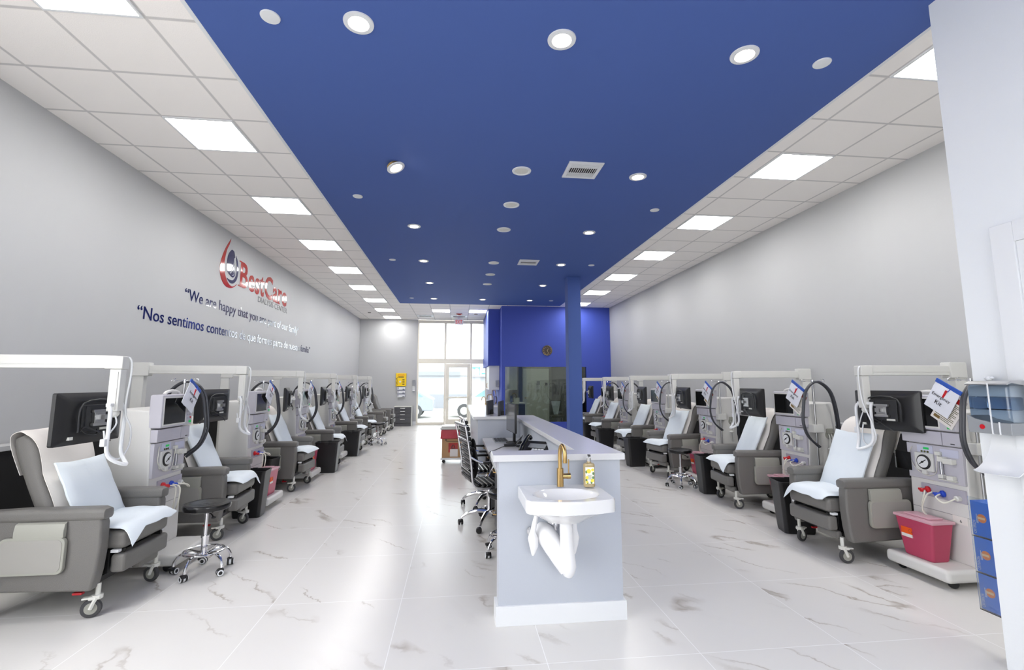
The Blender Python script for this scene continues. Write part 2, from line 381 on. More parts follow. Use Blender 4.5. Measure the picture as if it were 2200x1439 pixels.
dd.box(-.425, -.31, D0, D1, .01, 2.26, .004).box(.375, .495, D0, D1, .01, 2.26, .004).box(-.31, .375, D0, D1, 2.13, 2.26, .004).box(-.31, .375, D0, D1, .01, .20, .004)
door = struct(dd.build('door_2', ALU))
MB().box(-.31, .375, YB + .045, YB + .051, .20, 2.13).build('door_pane', PANE, door)
MB().box(-.40, .47, YB - .055, YB - .02, .97, 1.03, .01).box(-.42, -.36, YB - .06, YB + .02, .95, 1.05, .01).box(.43, .49, YB - .06, YB + .02, .95, 1.05, .01).build('push_bar', ALU, door)
# dark plumbing chase with a grey cap along both long walls
struct(MB().box(XL + .014, XL + .15, 2.6, 15.6, 0, 1.0).build('trim_3', DARKM)); struct(MB().box(XL + .014, XL + .17, 2.6, 15.6, 1.0, 1.04, .005).build('trim_4', WALLG))
struct(MB().box(XR - .15, XR - .014, 2.6, 14.3, 0, 1.0).build('trim_5', DARKM)); struct(MB().box(XR - .17, XR - .014, 2.6, 14.3, 1.0, 1.04, .005).build('trim_6', WALLG))

# ------------------------------------------------------------ ceiling fittings
def ceiling_light():
    t = empty('ceiling_light'); f = MB()
    for a in ((-.3, .3, -.3, -.283), (-.3, .3, .283, .3), (-.3, -.283, -.283, .283), (.283, .3, -.283, .283)): f.box(*a, -.012, 0)
    f.build('frame', WHITE, t); MB().box(-.283, .283, -.283, .283, -.008, -.001).build('diffuser', LED, t); return t
proto = ceiling_light(); used = []
def place(p, loc, label, cat, group=None, rz=0., name=None):
    o = p if p not in used else copy_tree(p)
    used.append(p); o.location = loc; o.rotation_euler[2] = rz; tag(o, label, cat, group); return o
ys = [2.772 + 1.8288 * k for k in range(-2, 9)]; ys[-1] -= .12
n = 0
for k, y in enumerate(ys):
    if y < 1: lab = 'square ceiling light panel over the left row of chairs, behind the camera'
    else: lab = 'square lit ceiling panel in the left row, %s from the camera' % ORD[k - 2]
    place(proto, (-2.387, y, CH), lab, 'ceiling light', 'ceiling panels above the left row')
for k, y in enumerate(ys[:9]):
    if y < 1: lab = 'square ceiling light panel over the right row of chairs, behind the camera'
    else: lab = 'square lit ceiling panel in the right row, %s from the camera' % ORD[k - 2]
    place(proto, (3.655, y, CH), lab, 'ceiling light', 'ceiling panels above the right row')
for x, nm in ((-.557, 'left'), (.655, 'right')):
    place(proto, (x, 15.53, CH), 'square lit ceiling panel before the glass entrance, %s one of the pair' % nm, 'ceiling light', 'ceiling panels by the entrance')
for x, y in ((1.9, 15.4), (2.9, 16.3)):  # panels added out of view to brighten the staff room
    place(proto, (x, y, CH), 'square ceiling panel added out of view to light the glazed staff room', 'ceiling light', 'ceiling panels added in the staff room')
CB = CH - .014
def downlight():
    t = empty('downlight'); MB().lathe([(.062, -.001), (.062, -.006), (.068, -.012), (.098, -.008), (.1, 0)], seg=32).build('trim_ring', WHITE, t)
    MB().lathe([(.0, -.004), (.067, -.004), (.067, -.001), (0, -.001)], seg=32).build('lens', LEDR, t); return t
dp = downlight()
for j, y in enumerate((2.95, 5.0, 7.04, 9.09, 11.12, 13.22)):
    for x, col in ((-.685, 'left'), (.695, 'middle'), (2.057, 'right')):
        if col == 'middle' and j not in (0, 5): continue
        if j == 1 and col == 'left': continue
        place(dp, (x, y, CB), 'round lit downlight in the blue ceiling, %s column, %s row from the camera' % (col, ORD[j]), 'downlight', 'downlights in the blue ceiling')
# the loose downlight that hangs tilted from its hole
t = copy_tree(dp); t.location = (-.70, 5.0, CB - .035); t.rotation_euler = (R(-6), R(-24), 0); tag(t, 'lit downlight hanging tilted out of its hole in the blue ceiling', 'downlight')
MB().lathe([(.03, 0), (.085, .001), (.09, .03), (.03, .035)], seg=24).build('spring_clip', GOLD, t)
def disc(name, r, m=WHITE, dome=.006): return MB().lathe([(0, -dome - .006), (r * .7, -dome - .004), (r * .95, -.008), (r, -.003), (r, 0)], seg=28).build(name, m)
pd = None
for i, (x, y) in enumerate(((-1.25, 2.96), (2.69, 2.97), (-1.30, 5.95), (2.69, 5.99), (-1.28, 9.07), (2.68, 9.06), (-1.3, 13.2), (2.68, 13.2))):
    o = pd.copy() if pd else disc('sprinkler_cover', .062)
    if pd: COL.objects.link(o)
    else: pd = o
    o.location = (x, y, CB); tag(o, 'small flat white sprinkler cover in the blue ceiling, %s side, %s row' % ('left' if x < 0 else 'right', ORD[i // 2]), 'sprinkler cover', 'white sprinkler covers in the blue ceiling')
ps = None
for i, y in enumerate((5.0, 6.02, 7.05, 9.09, 10.1, 11.12)):
    if ps: o = copy_tree(ps)
    else:
        ps = o = empty('ceiling_speaker'); MB().lathe([(.078, -.002), (.085, -.012), (.105, -.009), (.108, 0)], seg=32).build('rim', WHITE, o); MB().lathe([(0, -.007), (.05, -.006), (.08, -.003), (.08, 0), (0, 0)], seg=32).build('grille', CREAM, o)
    o.location = (.693, y, CB); tag(o, 'unlit white round fitting along the middle of the blue ceiling, %s from the camera' % ORD[i], 'ceiling speaker', 'unlit round fittings in the blue ceiling')
def vent():
    t = empty('air_vent'); f = MB()
    for a in ((-.195, .195, -.195, -.155), (-.195, .195, .155, .195), (-.195, -.155, -.155, .155), (.155, .195, -.155, .155)): f.box(*a, -.014, 0, .003)
    f.build('frame', WHITE, t); MB().box(-.155, .155, -.155, .155, -.002, 0).build('duct', BLKP, t)
    q = MB()
    for i in range(4): q.box(-.155, .155, .07 + i * .023, .076 + i * .023, -.012, -.003)
    for i in range(13): q.box(-.15 + i * .024, -.145 + i * .024, -.06, .065, -.012, -.002, rot=Matrix.Rotation(R(25), 3, 'Y'))
    for i in range(4): q.box(-.155, .155, -.15 + i * .024, -.132 + i * .024, -.012, -.004)
    q.build('louvre', WHITE, t); return t
pv = vent()
for x, y, l in ((1.37, 4.90, 'square white louvred air vent in the blue ceiling nearest the camera'), (1.37, 8.97, 'smaller looking louvred air vent far down the blue ceiling by the post')):
    place(pv, (x, y, CB), l, 'air vent', 'louvred vents in the blue ceiling')
pe = None
for x, l in ((-1.16, 'slot air vent in white ceiling tile left of the exit sign'), (.04, 'slot air vent in white ceiling tile just above the exit sign')):
    if pe: o = copy_tree(pe)
    else:
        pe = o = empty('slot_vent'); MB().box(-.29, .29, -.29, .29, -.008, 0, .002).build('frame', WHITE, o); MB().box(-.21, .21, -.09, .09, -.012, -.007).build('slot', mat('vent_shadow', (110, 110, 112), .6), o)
    o.location = (x, 16.83, CH); tag(o, l, 'air vent', 'slot vents by the entrance')
tag(MB().lathe([(0, -.05), (.05, -.048), (.09, -.03), (.11, -.02), (.11, 0)], seg=24).build('smoke_alarm', REDV, loc=(.04, 16.2, CH)), 'round dark red alarm on the ceiling before the entrance', 'alarm')
tag(MB().lathe([(0, -.02), (.06, -.015), (.07, 0)], seg=20).build('ceiling_sensor', mat('brown_plastic', (130, 96, 84), .5), loc=(.62, 16.2, CH)), 'small brownish ceiling sensor right of the red alarm', 'sensor')
tag(MB().lathe([(0, -.02), (.05, -.015), (.06, 0)], seg=20).build('ceiling_sensor', mat('grey_sensor', (120, 116, 114), .5), loc=(-3.0, 16.2, CH)), 'small grey ceiling sensor in the far left tiles', 'sensor')
ex = empty('exit_sign', (.04, 17.2, CH))
MB().box(-.16, .16, -.02, .02, -.25, -.05, .008).box(-.05, .05, -.03, .03, -.05, 0, .004).build('housing', WHITE, ex)
text('letters', 'EXIT', EXITM, (-.12, -.0215, -.215), (1, 0, 0), (0, 0, 1), .24, .13, ex, .004)
tag(ex, 'white EXIT sign with red letters hanging above the glass entrance', 'exit sign')

# ------------------------------------------------------------ recliner chairs (local: x forward, z up, arm fronts at x = 0)
def caster(parent, x, y, ztop, ang, r=.058, brake=True):
    c, s_ = math.cos(ang), math.sin(ang)
    def q(u, v, z): return (x + u * c - v * s_, y + u * s_ + v * c, z)
    fk = MB().cyl((x, y, ztop), (x, y, .135), .014)
    fk.cyl((x, y, .14), (x, y, .115), .03)
    for v in (-.022, .022):
        fk.tube([q(0, v, .125), q(-.012, v, .1), q(-.028, v, r)], .012, 6, 4)
    rotm = Matrix.Rotation(ang, 3, 'Z')
    cx, cy, _ = q(-.01, 0, 0); fk.box(cx - .035, cx + .03, cy - .03, cy + .03, .112, .135, .008, rot=rotm)
    if brake: cx, cy, _ = q(-.06, 0, 0); fk.box(cx - .02, cx + .02, cy - .02, cy + .02, .118, .13, .004, rot=rotm)
    o = fk.build('caster', CREAM, parent)
    wh = MB(); cen = Vector(q(-.028, 0, r)); ax = Vector((-s_, c, 0))
    wh.lathe([(r * .62, -.014), (r * .95, -.013), (r, -.006), (r, .006), (r * .95, .013), (r * .62, .014)], cen, 24, ax); wh.build('tyre', RUB, o)
    hb = MB(); hb.lathe([(0, -.018), (.012, -.018), (.014, -.014), (r * .66, -.013), (r * .68, 0), (r * .66, .013), (.014, .014), (.012, .018), (0, .018)], cen, 24, ax); hb.build('hub', TRAYM, o)
    return o
def back_ring(s, hw, ht, off=0.):
    # s = distance along the spine from the seat; returns ring
    bx, bz = -.36 - .40 * s, .47 + .92 * s
    d = Vector((-.40, 0, .92)).normalized(); nrm = Vector((.92, 0, .40)).normalized()
    return [Vector((bx, 0, bz)) + nrm * (off + v) + Vector((0, 1, 0)) * u for u, v in rrect(hw, ht, min(hw, ht) * .75, 4)]
BSEC = [(0, .235, .04, .0), (.04, .25, .055, .0), (.25, .25, .062, .004), (.42, .25, .06, .0), (.52, .25, .07, .008), (.62, .245, .078, .012), (.70, .235, .068, .006), (.745, .215, .045, -.004), (.765, .17, .02, -.01)]
def recliner():
    t = empty('recliner_chair')
    MB().box(-.56, .085, -.248, .248, .405, .525, .035, 3).build('seat', LEATH, t)
    MB().box(.0, .09, -.248, .248, .255, .375, .022, 3).build('leg_rest', LEATH, t)
    MB().box(-.03, .03, .02, .25, .185, .255, .02, 2).build('foot_rest', LEATH, t)
    MB().rings([back_ring(*a) for a in BSEC]).build('backrest', LEATH, t)
    for sy in (-1, 1):
        a = MB(); prof = [(-.035, .18), (-.012, .30), (.0, .45), (-.004, .60), (-.02, .655), (-.70, .655), (-.73, .60), (-.745, .20)]
        a.prism(prof, 'y', sy * .262, sy * .352, .018, 3)
        a.build('arm_panel', LEATH, t)
        pd_ = MB(); ring = []
        for x, hy, hz, zz in ((.012, .02, .015, .655), (.006, .045, .032, .66), (-.03, .056, .042, .662), (-.5, .056, .042, .662), (-.68, .053, .038, .658), (-.71, .03, .02, .655)):
            ring.append([Vector((x, sy * .307 + u, zz + v)) for u, v in rrect(hy, hz, min(hy, hz) * .7, 4)])
        pd_.rings(ring).build('arm_pad', LEATH, t)
        tr = MB(); poly = [(u - .385, v + .42) for u, v in rrect(.195, .115, .04, 5)]
        tr.prism(poly, 'y', sy * .356, sy * .383, .006, 2)
        tray = tr.build('side_tray', TRAYM, t)
        br = MB(); b2 = [(0, .0), (.028, .0), (.028, .045), (.02, .085), (.0, .095)]
        br.prism([(sy * (.355 + u), .53 + v) for u, v in b2], 'x', -.205, -.50, .004); br.build('tray_bracket', TRAYM, tray)
        MB().prism([(u - .385, v + .42) for u, v in rrect(.18, .10, .035, 5)], 'y', sy * .383, sy * .385).build('tray_face', mat('tray_face', (152, 150, 145), .6, bump=.05, bscale=200), tray)
    m_ = MB().box(-.62, -.02, -.22, .22, .24, .39, .01)
    for y in (-.2, .2): m_.box(-.1, .06, y - .01, y + .01, .375, .40); m_.tube([(-.05, y, .3), (.01, y, .36), (.06, y, .34)], .01, 6, 2)
    m_.box(-.68, -.05, -.26, .26, .20, .235); m_.build('mechanism', DARKM, t)
    for y in (-.25, .215): MB().box(.0, .05, y, y + .035, .385, .405, .003).build('slide_bracket', WHITE, t)
    rl = MB().tube([(-.2, -.2, .2), (-.2, -.22, .15), (-.17, -.24, .14)], .006, 6, 3); rl.box(-.20, -.14, -.265, -.235, .13, .145, .004); rl.build('pedal', REDP, t)
    for x, y, a in ((-.03, -.28, .3), (.0, .27, -.2), (-.70, -.28, .1), (-.70, .28, -.3)): caster(t, x, y, .21, a)
    return t
def nz(x, y, z, s=1.): return noise.noise(Vector((x * s, y * s, z * s)))
def chair_cover(seed, lo=.06):
    """white paper sheet draped over the front and top of the backrest"""
    nrm = Vector((.92, 0, .40)).normalized(); up = Vector((-.40, 0, .92)).normalized()
    path = [(lo, .066), (.15, .068), (.25, .072), (.35, .072), (.45, .07), (.52, .085), (.62, .097), (.70, .082), (.745, .052), (.775, .022), (.785, -.02), (.765, -.055), (.70, -.072), (.6, -.076), (.5, -.078)]
    P = smooth_path([Vector((-.36, 0, .47)) + Vector((-.40, 0, .92)) * a + nrm * b_ for a, b_ in path], 2); n_ = len(P) - 1
    def f(u, v):
        i = min(int(u * n_ + .5), n_); t = (P[min(i + 1, n_)] - P[max(i - 1, 0)]).normalized(); nn = Vector((-t.z, 0, t.x)) * -1
        y = (v - .5) * 2; hw = .236 - .04 * max(0, u - .5) * (1 if u < .75 else .6)
        c = P[i] + Vector((0, y * hw, 0)) + nn * (.004 + .004 * nz(u * 7 + seed, v * 6, 1) - .03 * max(0, abs(y) - .8) ** 1.2 * 2)
        if u < .08: c += up * (.02 * nz(v * 4, seed, 3) + .02 * v)
        return c + nn * .003, c
    return MB().sheet(f, 28, 14).build('paper_chair_cover', SHEET, ang=60)
def pillow(seed, w_=.225, hgt=.40):
    m = MB(); nrm = Vector((.91, 0, .41)).normalized(); up = Vector((-.41, 0, .91)).normalized(); base = Vector((-.265, 0, .535))
    def f(u, v):
        e = (1 - (2 * abs(u - .5)) ** 4) * (1 - (2 * abs(v - .5)) ** 4); e = max(e, 0) ** .5
        th = .006 + .032 * e; y = (u - .5) * 2 * w_ * (1 - .03 * math.sin(PI * v)); sag = .012 * math.sin(PI * u)
        c = base + up * (v * hgt - (sag * v * 1.2)) + Vector((0, y, 0)) + nrm * (.038 + .006 * nz(u * 5 + seed, v * 5, 1) + .008 * math.sin(3 * u * PI + seed) * (v - .3))
        return c + nrm * th, c - nrm * th
    return m.sheet(f, 18, 18).build('pillow', PADM)
def seat_pad(seed, droop=1):
    m = MB()
    def f(u, v):
        x = -.30 + .435 * u; y = (v - .5) * .50 + .015 * nz(u * 4, v * 4, seed)
        e = max((1 - (2 * abs(u - .5)) ** 6) * (1 - (2 * abs(v - .5)) ** 6), 0) ** .5
        z = .545 + .022 * e + .012 * nz(u * 3 + seed, v * 3, 0) + .02 * u * (1 - u)
        k = 0
        if u > .8:
            k = (u - .8) / .2; dr_ = k * k * (.02 + .03 * max(0, nz(v * 3, seed, 5)))
            if droop: dr_ += k * k * .10 * max(0, 1 - (v if droop > 0 else 1 - v) * 4)
            z -= dr_
        z = max(z, .536) if x < .07 else z
        th = .003 + .008 * e
        return Vector((x, y, z + th)), Vector((x, y, z - th))
    return m.sheet(f, 20, 16).build('seat_pad', PADM)

# ------------------------------------------------------------ dialysis machine (local: x toward the aisle, front face at x = 0)
def machine():
    t = empty('dialysis_machine')
    MB().box(-.50, .27, -.26, .26, .05, .145, .03, 3).build('base', MGREY, t)
    for x in (-.42, .17):
        for y in (-.2, .2):
            MB().lathe([(0, -.015), (.03, -.015), (.035, -.008), (.035, .008), (.03, .015), (0, .015)], (x, y, .035), 18, (.3, 1, 0)).box(x - .02, x + .02, y - .02, y + .02, .04, .052).build('caster', BLKP, t)
    bd = MB(); prof = [(-.60, .14), (.0, .14), (-.005, .60), (-.03, 1.14), (-.04, 1.25), (-.06, 1.295), (-.33, 1.31), (-.36, 1.28), (-.37, .5)]
    bd.prism(prof, 'y', -.235, .235, .018, 2); body = bd.build('body', MGREY, t)
    MB().box(-.0062, -.002, -.225, .225, .496, .5).build('panel_gap', mat('gap_grey', (150, 148, 150), .6), body)
    # screen unit
    su = MB().box(-.06, .045, -.235, .235, 1.145, 1.425, .014).build('screen_unit', LILAC, t)
    MB().box(.045, .049, -.205, .105, 1.175, 1.395, .002).build('screen', SCREEN, su)
    MB().box(.045, .048, -.218, .118, 1.162, 1.175).box(.045, .048, -.218, .118, 1.395, 1.408).box(.045, .048, -.218, -.205, 1.175, 1.395).box(.045, .048, .105, .118, 1.175, 1.395).build('bezel', MGREY, su)
    k = MB()
    for i in range(6):
        for j in range(2): k.box(.045, .049, .145 + j * .035, .165 + j * .035, 1.20 + i * .03, 1.215 + i * .03)
    k.build('keypad', LILAC2, su)
    MB().box(.045, .051, .175, .205, 1.165, 1.185).build('start_button', GREENL, su); MB().lathe([(0, 0), (.009, 0), (.009, .006), (0, .006)], (.045, .19, 1.212), 14, (1, 0, 0)).build('stop_button', REDP, su)
    hd = MB(); hd.tube([(-.02, -.11, 1.425), (-.02, -.08, 1.445), (-.02, 0, 1.455), (-.02, .08, 1.445), (-.02, .11, 1.425)], .014, 8, 4); hd.build('handle', MGREY, su)
    dw = MB().box(-.03, .028, -.238, .10, 1.03, 1.135, .006).box(-.03, .028, .104, .238, 1.03, 1.135, .006).build('drawer', LILAC, t)
    MB().box(.028, .031, .17, .20, 1.045, 1.051).build('latch', BLKP, dw)
    # pump panel
    pp = MB().box(-.03, .004, -.225, .225, .735, 1.02, .004).build('pump_panel', LILAC, t)
    MB().box(.004, .0075, .06, .20, .94, 1.0).box(.004, .0075, -.13, 0, .945, 1.01).build('label_plate', mat('pale_lilac', (196, 198, 216), .5), pp)
    g = MB().lathe([(0, 0), (.060, 0), (.060, .02), (.05, .026), (0, .022)], (.004, -.07, .875), 28, (1, 0, 0)).build('pump_housing', BLKP, pp)
    MB().lathe([(0, .022), (.046, .027), (.046, .030), (0, .030)], (.004, -.07, .875), 28, (1, 0, 0)).build('dial', WHITE, g)
    MB().box(.034, .037, -.105, -.035, .872, .878, rot=Matrix.Rotation(R(35), 3, 'X')).lathe([(0, .03), (.008, .03), (.008, .036), (0, .036)], (.004, -.07, .875), 12, (1, 0, 0)).build('rotor_arm', BLKP, g)
    MB().box(.0, .022, -.15, .008, .80, .95, .01).box(.0, .03, -.09, -.05, .775, .815, .006).build('pump_frame', PLAST, pp)
    MB().box(.0075, .010, -.075, -.03, .978, .995).build('display', GREENL, pp)
    b = MB()
    for i in range(3): b.lathe([(0, 0), (.008, 0), (.008, .004), (0, .004)], (.0075, -.09 + i * .025, .96), 10, (1, 0, 0))
    b.build('key', GREYT, pp)
    for c_ in ((.004, .045, .06, .11, .90, .94), (.004, .05, .105, .18, .89, .93), (.004, .03, .03, .075, .945, .975), (.004, .04, .05, .09, .77, .80), (.004, .045, .12, .17, .765, .80), (.004, .03, .04, .18, .755, .765)):
        MB().box(*c_, .005).build('clamp', CREAM, pp)
    MB().cyl((.022, .07, .80), (.022, .07, .90), .012).build('syringe', CHROME, pp)
    q = MB().tube([(.01, -.17, .99), (.02, -.19, .93), (.015, -.18, .86), (.02, -.13, .80), (.02, -.05, .77), (.02, .02, .80), (.02, .04, .9), (.02, .05, .95)], .003, 6, 4); q.build('blood_line', TUBE, pp)
    # connector panel
    cp = MB().box(-.02, .004, -.13, .22, .60, .70, .003).build('connector_panel', LILAC2, t)
    for y, z, m_, nm in ((-.07, .655, REDP, 'red_connector'), (.05, .645, BLUEP, 'blue_connector')):
        MB().lathe([(0, 0), (.026, 0), (.026, .012), (.015, .02), (.013, .045), (.018, .05), (.015, .062), (0, .062)], (.004, y, z), 18, (1, -.25, -.1)).box(.03, .05, y - .05, y - .005, z - .012, z + .006, .004).build(nm, m_, cp)
    MB().lathe([(0, 0), (.02, 0), (.02, .03), (.012, .034), (0, .034)], (.004, .17, .635), 18, (1, 0, 0)).build('port', PLAST, cp)
    for a in ([(.05, -.06, .65), (.09, -.03, .63), (.1, -.05, .52), (.07, -.02, .43)], [(.05, .0, .65), (.11, .0, .62), (.12, -.03, .5), (.08, .02, .44)], [(.05, .06, .645), (.12, .09, .63), (.11, .14, .60), (.04, .17, .635)]):
        MB().tube(a, .006, 8, 6).build('tube', TUBE, cp)
    # infusion pole with hooks
    pl = MB().cyl((-.075, .285, .42), (-.075, .285, 1.56), .0105, seg=14); pole = pl.build('infusion_pole', STEEL, t)
    MB().box(-.15, -.02, .235, .32, .98, 1.07, .01).build('pole_bracket', PLAST, pole)
    h_ = MB()
    for a in (0, 90, 180, 270):
        ca, sa = math.cos(R(a)), math.sin(R(a)); L_ = .16 if a in (90, 270) else .11
        h_.tube([(-.075, .285, 1.545), (-.075 + ca * L_ * .6, .285 + sa * L_ * .6, 1.548), (-.075 + ca * L_, .285 + sa * L_, 1.542), (-.075 + ca * (L_ + .012), .285 + sa * (L_ + .012), 1.556), (-.075 + ca * (L_ - .01), .285 + sa * (L_ - .01), 1.568)], .0028, 6, 4)
    h_.lathe([(0, 0), (.014, 0), (.014, .03), (0, .03)], (-.075, .285, 1.53), 12); h_.build('hook', CHROME, pole)
    for dx, dy in ((0, 0), (.012, .03)):
        MB().tube([(-.42, .14 + dy, .50), (-.36, .24 + dy, .78), (-.33, .29 + dy, 1.0), (-.29, .31 + dy, 1.26), (-.23, .32 + dy, 1.435), (-.12, .32 + dy, 1.53), (-.02 + dx, .33 + dy, 1.52), (.065 + dx, .33 + dy, 1.42), (.10 + dx, .33 + dy, 1.26), (.113 + dx, .33 + dy, 1.09), (.06 + dx, .33 + dy, .94), (-.08 + dx * 3, .32 + dy, .83)], .0115, 8, 5).build('hose', HOSE, t)
    # side drain port with two tubes
    sp = MB().lathe([(0, 0), (.05, 0), (.05, .006), (0, .006)], (-.27, .235, .95), 20, (0, 1, 0)).box(-.31, -.23, .235, .255, .96, 1.02, .01).build('side_port', TRAYM, t)
    for x in (-.28, -.25): MB().tube([(x, .25, .96), (x, .265, .9), (x + .01, .262, .75), (x + .0, .258, .66)], .006, 6, 5).build('side_tube', PLAST, sp)
    MB().ball((-.24, .275, .80), .02, (1.6, .9, .8)).build('clip', PLAST, sp)
    return t

# ------------------------------------------------------------ television arm and television
def tv_arm(ln):
    """local: origin at wall post foot, bar reaches along +x"""
    t = empty('television_boom')
    MB().box(-.055, .055, -.04, .04, 0, 1.70, .008).build('post', PLAST, t)
    br = MB().box(-.06, .10, -.052, .052, 1.60, 1.745, .01); 
    for x in (-.045, .085): br.lathe([(0, 0), (.008, 0), (.008, .006), (0, .006)], (x, -.052, 1.70), 10, (0, -1, 0))
    br.build('corner_bracket', PLAST, t)
    bm_ = MB().box(.09, ln, -.035, .035, 1.625, 1.715, .006).box(.09, ln - .02, -.038, .038, 1.655, 1.662).build('beam', PLAST, t)
    MB().box(ln - .07, ln + .045, -.045, .045, 1.62, 1.712, .01).build('end_bracket', PLAST, t)
    MB().box(ln - .035, ln + .035, -.035, .035, 1.33, 1.62, .006).box(ln - .02, ln + .02, -.04, -.034, 1.34, 1.6).build('drop_post', PLAST, t)
    MB().ball((ln, 0, 1.315), .03).build('swivel', PLAST, t)
    hp = MB().tube([(ln, -.075, 1.37), (ln + .02, -.085, 1.33), (ln + .02, -.085, 1.2), (ln + .02, -.082, 1.06), (ln + .05, -.06, 1.0), (ln + .10, 0, .965), (ln + .05, .06, 1.0), (ln + .02, .082, 1.06), (ln + .02, .085, 1.2), (ln + .02, .085, 1.33), (ln, .075, 1.37)], .0125, 8, 4)
    hp.box(ln - .015, ln + .015, -.08, .08, 1.36, 1.385, .004); hp.build('handle_loop', WHITE, t)
    MB().tube([(ln - .02, .03, 1.70), (ln + .05, .03, 1.70), (ln + .065, .03, 1.6), (ln + .05, .03, 1.4), (ln + .04, .06, 1.3), (ln + .05, .12, 1.2), (ln + .04, .14, 1.08), (ln + .03, .07, 1.0), (ln + .02, -.02, 1.02), (ln, -.06, 1.1), (ln - .02, -.06, 1.2)], .006, 6, 5).build('cable', WHITE, t)
    pl = MB().tube([(ln, -.01, 1.33), (ln + .03, -.02, 1.25), (ln + .02, -.06, 1.19), (ln + .01, -.09, 1.15)], .005, 6, 4); pl.box(ln - .005, ln + .025, -.125, -.085, 1.10, 1.15, .005); pl.build('plug', WHITE, t)
    return t
def television():
    """back faces +x, screen faces -x, centre of panel at origin"""
    t = empty('television')
    hs = MB(); rg = []
    for x, hy, hz, r in ((-.018, .258, .166, .012), (.006, .258, .166, .012), (.022, .225, .142, .02), (.04, .17, .105, .02)): rg.append([Vector((x, u, v)) for u, v in rrect(hy, hz, r, 3)])
    hs.rings([[Vector((p.x, p.y * 1.09, p.z * 1.04)) for p in r_] for r_ in rg]).build('housing', BLKP, t)
    MB().box(-.022, -.018, -.27, .27, -.162, .162).build('screen', SCREEN, t)
    b = MB(); b.box(.038, .052, -.12, .12, -.09, .09, .006).tube([(.055, -.15, -.09), (.058, -.13, .1), (.058, .13, .1), (.055, .15, -.09)], .007, 6, 4); b.box(.045, .058, -.10, -.065, -.06, .08, .003); b.build('back_cover', mat('soft_black', (38, 39, 42), .5), t)
    MB().box(.052, .075, -.045, .045, -.05, .05, .004).box(.07, .12, -.02, .02, -.012, .02).box(.055, .08, -.06, .06, .035, .055, .003).box(.055, .08, -.06, .06, -.055, -.035, .003).build('wall_mount', STEEL, t)
    MB().box(.045, .058, .03, .10, -.085, -.07).build('socket_strip', CREAM, t); MB().box(.02, .045, -.20, -.17, -.135, -.115).build('sticker', CREAM, t)
    MB().tube([(.06, .0, -.08), (.08, -.03, -.11), (.06, -.09, -.10), (.055, -.12, -.07), (.06, -.09, -.06), (.08, -.03, -.09), (.09, .06, -.14), (.08, .1, -.17)], .005, 6, 5).build('power_cord', BLKP, t)
    return t

def kit_bag(txt=False):
    """hangs in the local y-z plane, tilted; origin at hook"""
    t = empty('emergency_kit_bag'); rm = Matrix.Rotation(R(-32), 3, 'X') @ Matrix.Diagonal((1, 1.2, 1.2))
    piv = (0, 0, 0)
    def Bx(mb, *a, bev=0.): return mb.box(*a, bev, rot=rm, piv=piv)
    bag = MB()
    def f(u, v):
        y = -.085 + .17 * u; z = -.02 - .19 * v; e = math.sin(PI * u) * math.sin(PI * min(v * 1.1, 1)) ; c = Vector((.004 * nz(u * 6, v * 6, 2), y, z)); n_ = Vector((1, 0, 0))
        th = .002 + .011 * max(e, 0); return rm @ (c + n_ * th), rm @ (c - n_ * th)
    bag.sheet(f, 10, 12).build('pouch', mat('white_pouch', (228, 230, 238), .35, bump=.2, bscale=30), t)
    Bx(MB(), -.005, .005, -.088, .088, -.032, -.005, bev=.002).build('zip_strip', mat('zip_blue', (40, 84, 176), .4), t)
    MB().tube([(0, -.01, -.01), (.004, -.035, -.04), (.008, -.02, -.06), (.01, .005, -.04), (0, 0, -.01)], .0025, 6, 5).build('ring', BLUEP, t)
    Bx(MB(), .008, .014, .0, .014, -.10, -.045, bev=.002).build('clamp_clip', REDP, t)
    if txt:
        for s_, zz, ww in (('Emergency', -.105, .125), ('Kit', -.145, .045)):
            o = text('lettering', s_, mat('ink', (30, 30, 36), .6), (.016, 0, zz), (0, 1, 0), (0, 0, 1), ww, None, t, .001, 'c')
            for v in o.data.vertices: v.co = rm @ v.co
    else:
        Bx(MB(), .0125, .0135, -.03, .03, -.13, -.10).build('writing', GREYT, t)
    return t
def info_card():
    t = empty('information_card'); rm = Matrix.Rotation(R(-34), 3, 'X') @ Matrix.Diagonal((1, 1.25, 1.1))
    MB().box(-.001, .001, -.075, .075, -.25, -.02, rot=rm, piv=(0, 0, 0)).build('sheet', SHEET, t)
    MB().box(.001, .002, -.07, .07, -.065, -.03, rot=rm, piv=(0, 0, 0)).build('header', REDV, t)
    l = MB()
    for i in range(13): l.box(.001, .0018, -.06, .06 - .02 * (i % 3 == 2), -.085 - i * .012, -.081 - i * .012, rot=rm, piv=(0, 0, 0))
    l.build('printed_lines', GREYT, t)
    MB().box(.001, .002, -.06, -.02, -.235, -.215, rot=rm, piv=(0, 0, 0)).build('picture', GOLD, t)
    return t
def waste_bin():
    t = empty('waste_bin'); rg = []
    for z, hx, hy in ((0, .145, .105), (.02, .15, .11), (.47, .185, .135), (.50, .19, .14), (.515, .195, .145), (.515, .185, .135), (.49, .178, .128), (.03, .142, .102), (.02, .13, .09)):
        rg.append([Vector((u, v, z)) for u, v in rrect(hx, hy, .035, 4)])
    MB().rings(rg).build('bucket', BLKP, t)
    for y in (-1, 1): MB().box(-.03, .03, y * .138 - .008, y * .138 + .008, .485, .52, .004).build('rim_grip', BLKP, t)
    return t
